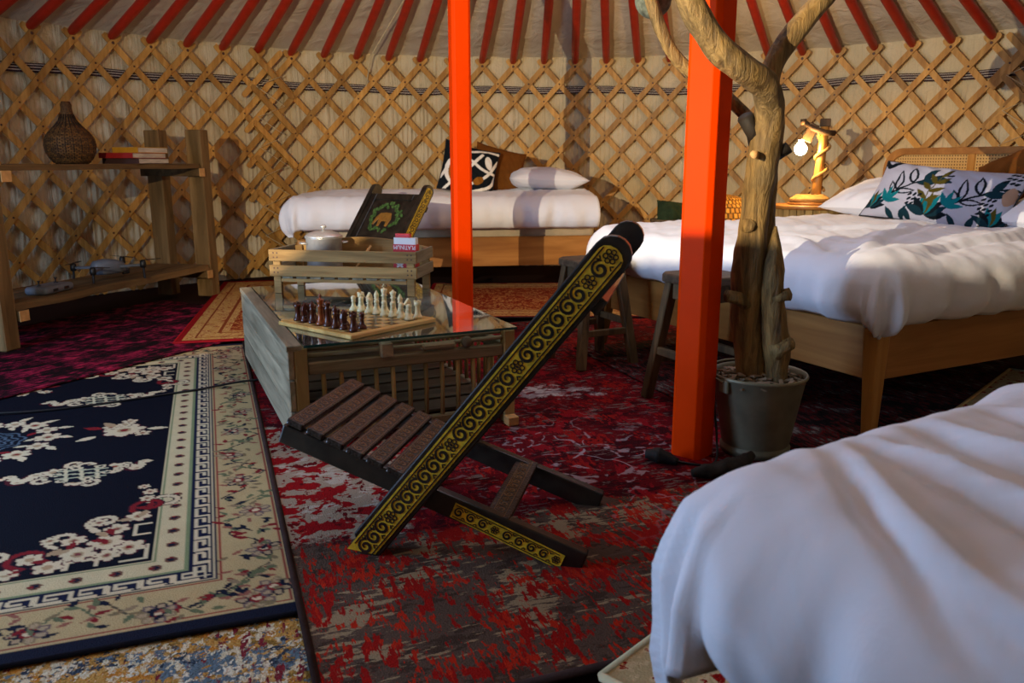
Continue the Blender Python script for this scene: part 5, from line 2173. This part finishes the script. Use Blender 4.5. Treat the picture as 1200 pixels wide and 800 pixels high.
def pot():
    root = empty('cooking_pot', tuple(crp(0.205, 0.140, 0.0805)), 0.4, 'small aluminium pot with a domed lid inside the crate', 'pot')
    MB().lathe([(0.070, 0), (0.078, 0.006), (0.082, 0.02), (0.084, 0.165), (0.088, 0.170), (0.088, 0.173), (0.080, 0.173), (0.078, 0.02), (0.001, 0.010)], 40).build('body', M['alu'], root, True)
    ld = MB().lathe([(0.086, 0.174), (0.090, 0.177), (0.086, 0.181), (0.070, 0.192), (0.040, 0.202), (0.010, 0.206)], 40).build('lid', M['alu'], root, True)
    MB().lathe([(0.006, 0.204), (0.006, 0.214), (0.014, 0.218), (0.015, 0.224), (0.009, 0.230), (0.001, 0.231)], 16).build('knob', M['alu'], ld, True)
    for s in (-1, 1):
        pts = [(s * 0.084, -0.025, 0.145), (s * 0.105, -0.022, 0.148), (s * 0.110, 0, 0.148), (s * 0.105, 0.022, 0.148), (s * 0.084, 0.025, 0.145)]
        MB().tube(catmull(pts, 5), 0.004, 8).build('handle', M['alu'], root, True)


pot()


def card_box():
    p = crp(0.625, 0.085, 0.082)
    root = empty('card_box', tuple(p), CR_R - 0.12, 'red and white card box standing upside down in the crate', 'box')
    W_, D_, H_ = 0.115, 0.035, 0.150
    x0, x1 = -W_ / 2, W_ / 2
    MB().box((x0, -D_ / 2, 0), (x1, D_ / 2, 0.052)).build('lower_panel', M['red_card'], root)
    MB().box((x0, -D_ / 2, 0.0522), (x1, D_ / 2, 0.150)).build('upper_panel', M['red_card'], root)
    MB().box((x0 + 0.004, -D_ / 2 + 0.002, 0.1502), (x1 - 0.004, D_ / 2 - 0.002, 0.180)).build('grey_sleeve', M['white_card'], root)
    MB().box((x0 + 0.010, -D_ / 2 + 0.006, 0.1802), (x1 - 0.035, D_ / 2 - 0.006, 0.198)).build('top_flap', M['red_card'], root)
    cu = bpy.data.curves.new('lettering', 'FONT')
    cu.body = 'PLATINUM'
    cu.size = 0.027
    cu.align_x = 'CENTER'
    cu.align_y = 'CENTER'
    cu.extrude = 0.0004
    to = bpy.data.objects.new('lettering', cu)
    me = bpy.data.meshes.new_from_object(to)
    bpy.data.objects.remove(to)
    me.materials.clear()
    me.materials.append(M['white_card'])
    # upright on the front face and turned upside down
    xs = [v.co.x for v in me.vertices]
    me.transform(Matrix.Scale(0.106 / (max(xs) - min(xs)), 4, (1, 0, 0)))
    me.transform(Matrix.Translation((0, -D_ / 2 - 0.0006, 0.137)) @ Matrix.Rotation(PI / 2, 4, 'X') @ Matrix.Rotation(PI, 4, 'Z'))
    obj('lettering', me, root)
    b = MB()
    for s in (-1, 1):
        b.bar((s * 0.010, -D_ / 2 - 0.0006, 0.046), (s * 0.040, -D_ / 2 - 0.0006, 0.064), 0.0008, 0.010, (0, 0, 1))
        b.bar((s * 0.010, -D_ / 2 - 0.0006, 0.064), (s * 0.040, -D_ / 2 - 0.0006, 0.046), 0.0008, 0.010, (0, 0, 1))
    b.build('white_emblem', M['white_card'], root)


card_box()


def ladle():
    root = empty('wooden_spoon', tuple(crp(0.34, 0.16, 0.09)), CR_R + 0.9, 'pale wooden spoon leaning in the crate beside the pot', 'spoon')
    MB().tube([(0, 0, 0.0), (0.05, 0, 0.06), (0.10, 0, 0.115)], 0.006, 8).build('handle', M['endgrain'], root, True)
    MB().lathe([(0.001, -0.006), (0.018, -0.003), (0.023, 0.004), (0.018, 0.008), (0.001, 0.006)], 14, (0, 0, 0)).build('bowl', M['endgrain'], root, True)


ladle()


# ================================================================== STOOLS
def stool(loc, rz, h, w_, label):
    root = empty('wooden_stool', loc, rz, label, 'stool', 'dark wooden stools at the foot of the wide bed')
    a = w_ / 2
    # seat with clipped corners and a dark disc standing in for the finger hole's shade
    c = 0.045
    out = [(a, -a + c), (a, a - c), (a - c, a), (-a + c, a), (-a, a - c), (-a, -a + c), (-a + c, -a), (a - c, -a)]
    MB().prism(out, 0.036, Matrix.Translation((0, 0, h - 0.036))).build('seat', M['stool_top'], root, bevel=0.008, seg=2)
    MB().lathe([(0.016, h - 0.001), (0.016, h + 0.0006), (0.001, h + 0.0006)], 14).build('finger_hole_shade', M['dark_plastic'], root)
    t, bt = a - 0.05, a + 0.012
    for sx in (-1, 1):
        for sy in (-1, 1):
            MB().bar((sx * t, sy * t, h - 0.038), (sx * bt, sy * bt, 0.0), 0.048, 0.040, (0, 1, 0), 0.042, 0.038).build('leg', M['stool'], root, bevel=0.004)
    for s in (-1, 1):
        for ax in (0, 1):
            q = t + 0.004
            lo, hi = [-t + 0.02, s * q - 0.009, h - 0.105], [t - 0.02, s * q + 0.009, h - 0.038]
            if ax:
                lo[0], lo[1], hi[0], hi[1] = lo[1], lo[0], hi[1], hi[0]
            MB().box(lo, hi).build('apron', M['stool'], root, bevel=0.003)
            r = t + (bt - t) * 0.66
            zz = 0.17 + 0.04 * ax
            p0, p1 = [-r + 0.015, s * r, zz], [r - 0.015, s * r, zz]
            if ax:
                p0[0], p0[1], p1[0], p1[1] = p0[1], p0[0], p1[1], p1[0]
            MB().bar(p0, p1, 0.022, 0.032).build('stretcher', M['stool'], root, bevel=0.003)


stool((0.395, 3.95, 0.0285), math.radians(27), 0.515, 0.28, 'dark wooden stool nearer the far bed, behind the carved chair back')
stool((0.775, 3.24, 0.0285), math.radians(27), 0.535, 0.28, 'dark wooden stool between the orange post and the driftwood')

# ================================================================== DRIFTWOOD IN A BUCKET
BK = Vector((0.840, 2.665, 0.0285))


def bucket():
    root = empty('zinc_bucket', tuple(BK), 0.2, 'old galvanised zinc bucket holding driftwood and bark chips', 'bucket')
    prof = [(0.108, 0.0), (0.116, 0.002), (0.118, 0.022), (0.112, 0.030), (0.113, 0.034), (0.152, 0.262), (0.158, 0.266), (0.160, 0.272), (0.157, 0.278), (0.151, 0.276), (0.147, 0.262), (0.110, 0.03), (0.001, 0.02)]
    MB().lathe(prof, 48).build('body', M['zinc'], root, True)
    for a in (0.3, 0.3 + PI):
        MB().box((0.150, -0.02, 0.225), (0.163, 0.02, 0.268), Matrix.Rotation(a, 4, 'Z')).build('handle_lug', M['zinc'], root, bevel=0.003)
    h = []
    for k in range(13):
        t = k / 12
        a = PI * t
        # handle lies on the rim towards the back
        h.append(Matrix.Rotation(0.3, 4, 'Z') @ Vector((0.165 * math.cos(a), 0.165 * math.sin(a), 0.262 + 0.022 * math.sin(a))))
    MB().tube(h, 0.004, 6).build('bail_handle', M['zinc'], root, True)


bucket()

rs = random.Random(11)
b = MB()
for k in range(170):
    a, r = rs.uniform(0, 6.283), 0.142 * math.sqrt(rs.random())
    p = BK + Vector((r * math.cos(a), r * math.sin(a), 0.262 + rs.uniform(-0.006, 0.016) - 0.10 * r * r / 0.02 * 0.1))
    mt = Matrix.Translation(p) @ Matrix.Rotation(rs.uniform(0, 6.3), 4, 'Z') @ Matrix.Rotation(rs.uniform(-0.6, 0.6), 4, 'X') @ Matrix.Rotation(rs.uniform(-0.4, 0.4), 4, 'Y')
    l_, w_ = rs.uniform(0.02, 0.05), rs.uniform(0.008, 0.02)
    b.box((-l_ / 2, -w_ / 2, -0.003), (l_ / 2, w_ / 2, 0.003), mt)
b.lathe([(0.145, 0.235), (0.145, 0.250), (0.001, 0.260)], 32, tuple(BK))
tag(b.build('bark_chips', M['chips']), 'loose bark chips filling the zinc bucket', 'bark chips', kind='stuff')


def tree():
    root = empty('driftwood_tree', (0.83, 2.66, 0.265), 0, 'tall twisted driftwood trunk with two bare branches standing in the bucket', 'tree')
    o = Vector((0.83, 2.66, 0.265))

    def limb(name, pts, rad, n=26, rough=0.20, seed=1.0, parent=root, mat='bark', per=9):
        c = [q - o for q in catmull(pts, per)]
        r = interp(rad, len(c))
        return MB().tube(c, r, n, True, rough, seed, 7.0).build(name, M[mat], parent, True)
    main = [(0.822, 2.67, 0.235), (0.806, 2.67, 0.323), (0.791, 2.67, 0.47), (0.782, 2.66, 0.614), (0.781, 2.655, 0.727), (0.787, 2.65, 0.838), (0.793, 2.64, 0.933),
            (0.796, 2.63, 1.027), (0.798, 2.61, 1.106), (0.786, 2.575, 1.175), (0.752, 2.52, 1.222), (0.684, 2.475, 1.258), (0.596, 2.455, 1.318), (0.537, 2.445, 1.388), (0.497, 2.44, 1.456), (0.468, 2.43, 1.53), (0.44, 2.42, 1.62), (0.40, 2.40, 1.75)]
    tr = limb('trunk', main, [0.050, 0.052, 0.050, 0.056, 0.054, 0.046, 0.048, 0.052, 0.050, 0.044, 0.040, 0.040, 0.038, 0.038, 0.036, 0.034, 0.03, 0.02], seed=2.0)
    st = [(0.885, 2.63, 0.235), (0.884, 2.625, 0.323), (0.872, 2.62, 0.427), (0.850, 2.615, 0.557), (0.843, 2.615, 0.66), (0.846, 2.62, 0.735), (0.848, 2.625, 0.80)]
    limb('second_stem', st, [0.042, 0.040, 0.044, 0.036, 0.036, 0.022, 0.004], seed=5.0, rough=0.22)
    # dark hollow stem behind
    limb('back_stem', [(0.855, 2.72, 0.235), (0.845, 2.72, 0.5), (0.838, 2.71, 0.75), (0.826, 2.68, 0.95), (0.815, 2.65, 1.06)], [0.045, 0.042, 0.036, 0.034, 0.02], seed=8.0, mat='bark')
    limb('right_branch', [(0.800, 2.64, 1.02), (0.806, 2.64, 1.12), (0.806, 2.66, 1.22), (0.818, 2.67, 1.29), (0.857, 2.68, 1.36), (0.915, 2.69, 1.43), (0.972, 2.70, 1.505), (1.03, 2.71, 1.58), (1.10, 2.73, 1.70)],
         [0.040, 0.042, 0.032, 0.032, 0.034, 0.033, 0.032, 0.028, 0.018], seed=4.0)
    limb('thin_branch', [(0.78, 2.70, 1.12), (0.70, 2.73, 1.20), (0.61, 2.745, 1.262), (0.56, 2.75, 1.30), (0.512, 2.75, 1.352), (0.474, 2.75, 1.42), (0.447, 2.75, 1.49), (0.42, 2.75, 1.57), (0.40, 2.75, 1.68)],
         [0.020, 0.021, 0.022, 0.022, 0.021, 0.021, 0.020, 0.018, 0.012], seed=7.0, n=12)
    for k, (p, q, r, mt) in enumerate((((0.785, 2.64, 1.02), (0.742, 2.555, 1.024), 0.011, 'endgrain'), ((0.82, 2.64, 1.01), (0.868, 2.61, 1.045), 0.016, 'bark_dark'),
                                       ((0.79, 2.65, 1.05), (0.722, 2.60, 1.135), 0.022, 'bark_dark'), ((0.775, 2.64, 0.55), (0.697, 2.60, 0.578), 0.018, 'bark'),
                                       ((0.87, 2.60, 0.40), (0.905, 2.56, 0.425), 0.024, 'bark'), ((0.86, 2.60, 0.575), (0.888, 2.57, 0.585), 0.02, 'bark'), ((0.775, 2.63, 0.80), (0.745, 2.60, 0.806), 0.02, 'bark'))):
        p, q = Vector(p) - o, Vector(q) - o
        MB().tube([p, p.lerp(q, 0.5), q], [r * 1.4, r * 1.1, r], 10, True, 0.55, k * 3.1, 22).build('branch_stub', M[mt], root, True)


tree()

# hanging stone ornament near the top of the branches
root = empty('hanging_ornament', (0.462, 2.83, 1.52), 0, 'speckled grey ball hanging behind the thin branch at the top edge', 'ornament')
b = MB()
prof = [(0.060 * math.sin(a), -0.060 * math.cos(a)) for a in np.linspace(0.02, PI - 0.02, 18)]
b.lathe(prof, 28)
b.build('ball', M['rock'], root, True)
MB().tube([(0, 0, 0.058), (0.0, -0.02, 0.35), (0, 0, 1.15)], 0.003, 5).build('cord', M['rope'], root, True)


# dark wood pieces on the rug beside the bucket
def chunk(name, pts, rad, label, seed):
    c = catmull(pts, 8)
    o = MB().tube(c, interp(rad, len(c)), 12, True, 0.35, seed, 26).build(name, M['bark_dark'], None, True)
    return tag(o, label, 'driftwood')


chunk('driftwood_piece', [(0.565, 2.400, 0.046), (0.625, 2.405, 0.052), (0.69, 2.425, 0.056), (0.745, 2.455, 0.065), (0.775, 2.475, 0.082)], [0.012, 0.024, 0.030, 0.026, 0.014], 'gnarled blackened stick lying in front of the bucket', 3)
chunk('driftwood_piece', [(0.445, 2.560, 0.052), (0.49, 2.545, 0.050), (0.545, 2.515, 0.040)], [0.016, 0.024, 0.010], 'small black wood scrap at the foot of the orange post', 6)

# ================================================================== NIGHTSTAND AND ROPE LAMP
NS = Vector((2.16, 5.98, 0.0005))


def nightstand():
    root = empty('nightstand', tuple(NS), math.radians(20), 'round-topped wooden nightstand under the rope lamp', 'nightstand')
    MB().lathe([(0.001, 0.672), (0.262, 0.672), (0.270, 0.680), (0.270, 0.694), (0.262, 0.700), (0.001, 0.700)], 48).build('top', M['oak'], root, True)
    b = MB()
    n = 28
    for k in range(n):
        a = 2 * PI * k / n
        b.box((0.225, -0.024, 0.10), (0.240, 0.024, 0.671), Matrix.Rotation(a, 4, 'Z'))
    b.build('stave_body', M['greywood_v'], root)
    for k in range(3):
        a = 2 * PI * k / 3 + 0.4
        MB().bar((0.2 * math.cos(a), 0.2 * math.sin(a), 0.12), (0.23 * math.cos(a), 0.23 * math.sin(a), 0.0), 0.04, 0.04).build('leg', M['oak_v'], root, bevel=0.004)


nightstand()


def rope_lamp():
    p = NS + Vector((0.0, -0.02, 0.7005))
    root = empty('rope_lamp', tuple(p), math.radians(-18), 'wooden post table lamp wrapped in rope with a bare glowing bulb', 'lamp')
    MB().lathe([(0.001, 0), (0.15, 0), (0.155, 0.008), (0.15, 0.016), (0.001, 0.016)], 32).build('base', M['oak'], root, True)
    pts = []
    for k in range(160):
        t = k / 159
        a = t * 2 * PI * 4.0
        pts.append((0.135 * (1 - 0.35 * t) * math.cos(a), 0.135 * (1 - 0.35 * t) * math.sin(a), 0.030 + 0.03 * t))
    MB().tube(pts, 0.015, 8).build('coiled_rope', M['jute'], root, True)
    MB().tube([(0.04, 0, 0.016), (0.045, 0.005, 0.2), (0.058, 0, 0.42), (0.064, 0, 0.545)], [0.034, 0.033, 0.031, 0.031], 10, True, 0.05, 1, 8).build('post', M['oak_v'], root, True)
    MB().box((0.028, -0.03, 0.545), (0.098, 0.03, 0.60)).build('post_cap', M['lamp_backlit_wood'], root, bevel=0.004)
    # rope wound up the post
    pts = []
    for k in range(90):
        t = k / 89
        a = t * 2 * PI * 2.6
        pts.append((0.046 + 0.02 * t + 0.042 * math.cos(a), 0.042 * math.sin(a), 0.10 + 0.40 * t))
    MB().tube(pts, 0.012, 8).build('wound_rope', M['jute'], root, True)
    MB().tube([(0.13, -0.01, 0.500), (0.06, -0.045, 0.505), (-0.02, -0.03, 0.535), (-0.075, 0, 0.575)], 0.020, 10, True, 0.1, 2, 20).build('cross_arm', M['lamp_backlit_wood'], root, True)
    b = MB()
    b.box((-0.035, -0.035, 0), (0.035, 0.035, 0.13))
    so = b.build('socket', M['lamp_backlit_wood'], root, bevel=0.004)
    so.location = (-0.058, 0, 0.445)
    so.rotation_euler = (0, math.radians(24), 0)
    MB().tube([(-0.085, 0, 0.60), (-0.082, 0, 0.56)], 0.022, 10).build('end_knob', M['lamp_backlit_wood'], root, True)
    bc = Vector((-0.090, 0.0, 0.392))
    prof = [(0.044 * math.sin(a), -0.044 * math.cos(a)) for a in np.linspace(0.03, PI * 0.80, 14)] + [(0.018, 0.05), (0.016, 0.065), (0.001, 0.066)]
    MB().lathe(prof, 24, bc).build('bulb', M['bulb'], root, True)
    wp = Matrix.Translation(p) @ Matrix.Rotation(math.radians(-18), 4, 'Z') @ (bc + Vector((-0.005, -0.07, -0.005)))
    light('bulb_light', 'POINT', tuple(wp), 32, (1.0, 0.60, 0.22), None, 0.04)


rope_lamp()

# straw basket and green cushion on the floor between the beds and the wall
pos = (1.62, 6.40, 0.030)
root = empty('straw_basket', pos, 0, 'golden straw basket lying upturned behind the wide bed', 'basket')
prof = [(0.30, 0.0), (0.305, 0.25), (0.29, 0.42), (0.27, 0.55), (0.235, 0.64), (0.17, 0.70), (0.08, 0.725), (0.001, 0.73)]
obj('woven_body', lathe_uv(prof, 40, 'woven_body', M['straw']), root)
MB().tube([pol(0.305, 2 * PI * k / 40, 0.014) for k in range(40)], 0.013, 8, closed=True).build('rim', M['jute'], root, True)
pillow('green_bundle', M['green'], 0.26, 0.20, 0.16, (1.19, 6.03, 0.625), (math.radians(70), 0.1, 0.1), 'dark green bundle beside the straw basket behind the wide bed', 'bundle', 21, n=(24, 20))
b = MB().lathe([(0.15, 0.0), (0.16, 0.02), (0.14, 0.05), (0.12, 0.50), (0.17, 0.545), (0.17, 0.56)], 20)
tag(b.build('side_stool', M['stool'], None, True, loc=(1.19, 6.05, 0.030)), 'turned wooden stand holding the dark green bundle', 'stand')

# ================================================================== CABLES
def cable(pts, r, label):
    c = catmull(pts, 10)
    o = MB().tube(c, r, 6).build('power_cable', M['dark_plastic'], None, True)
    return tag(o, label, 'cable')


cable([(-2.25, 3.02, 0.036), (-1.85, 2.93 + .22, 0.022), (-1.42, 3.42, 0.022), (-1.22, 3.53, 0.035), (-1.05, 3.60, 0.034)], 0.005, 'black cable running straight across the navy rug')
cable([(0.70, 2.72, 0.30), (0.694, 2.68, 0.20), (0.69, 2.60, 0.10), (0.665, 2.52, 0.034), (0.57, 2.52, 0.034), (0.48, 2.60, 0.033)], 0.004, 'thin black cable hanging between the orange post and the bucket')

# ================================================================== ADDED CABINET THAT BLOCKS LOW LAMP LIGHT, WITH LAMP (unseen, left of the camera)
cb = empty('light_blocker_cabinet', (LAMP.x + 0.27, LAMP.y - 0.172, 0.0), math.radians(57.5 - 90), 'added wooden cabinet left of the viewpoint, blocking low lamp light', 'cabinet')
ztop = LAMP.z - 0.105  # top edge set just below the lamp to cut off its low light
MB().box((-0.42, -0.42, 0.04), (0.42, 0.42, ztop - 0.03)).build('body', M['oak_v'], cb, bevel=0.004)
MB().box((-0.47, -0.47, ztop - 0.03), (0.47, 0.47, ztop)).build('top', M['oak'], cb, bevel=0.004)
for s in (-1, 1):
    d_ = MB().box((0.21 + s * 0.20 - 0.19 - 0.21, -0.435, 0.10), (s * 0.20 + 0.19, -0.421, ztop - 0.08)).build('door', M['oak_v'], cb, bevel=0.003)
    MB().lathe([(0.014, 0), (0.018, 0.02), (0.001, 0.024)], 12, (s * 0.04, -0.435, 0.7), M=Matrix.Rotation(PI / 2, 4, 'X')).build('knob', M['alu'], d_, True)
for sx in (-0.38, 0.38):
    for sy in (-0.38, 0.38):
        MB().box((sx - 0.03, sy - 0.03, 0), (sx + 0.03, sy + 0.03, 0.04)).build('foot', M['oak_v'], cb)
lz = 0.105
lm = empty('reading_lamp', (LAMP.x, LAMP.y, ztop + 0.0005), 0, 'small reading lamp on the added light-blocking cabinet left of the viewpoint', 'lamp')
MB().lathe([(0.05, 0), (0.05, 0.012), (0.012, 0.018), (0.010, lz - 0.028), (0.001, lz - 0.027)], 24).build('base', M['alu'], lm, True)
MB().lathe([(0.010, lz - 0.027), (0.012, lz - 0.018), (0.004, lz - 0.0075)], 12).build('bulb', M['bulb'], lm, True)
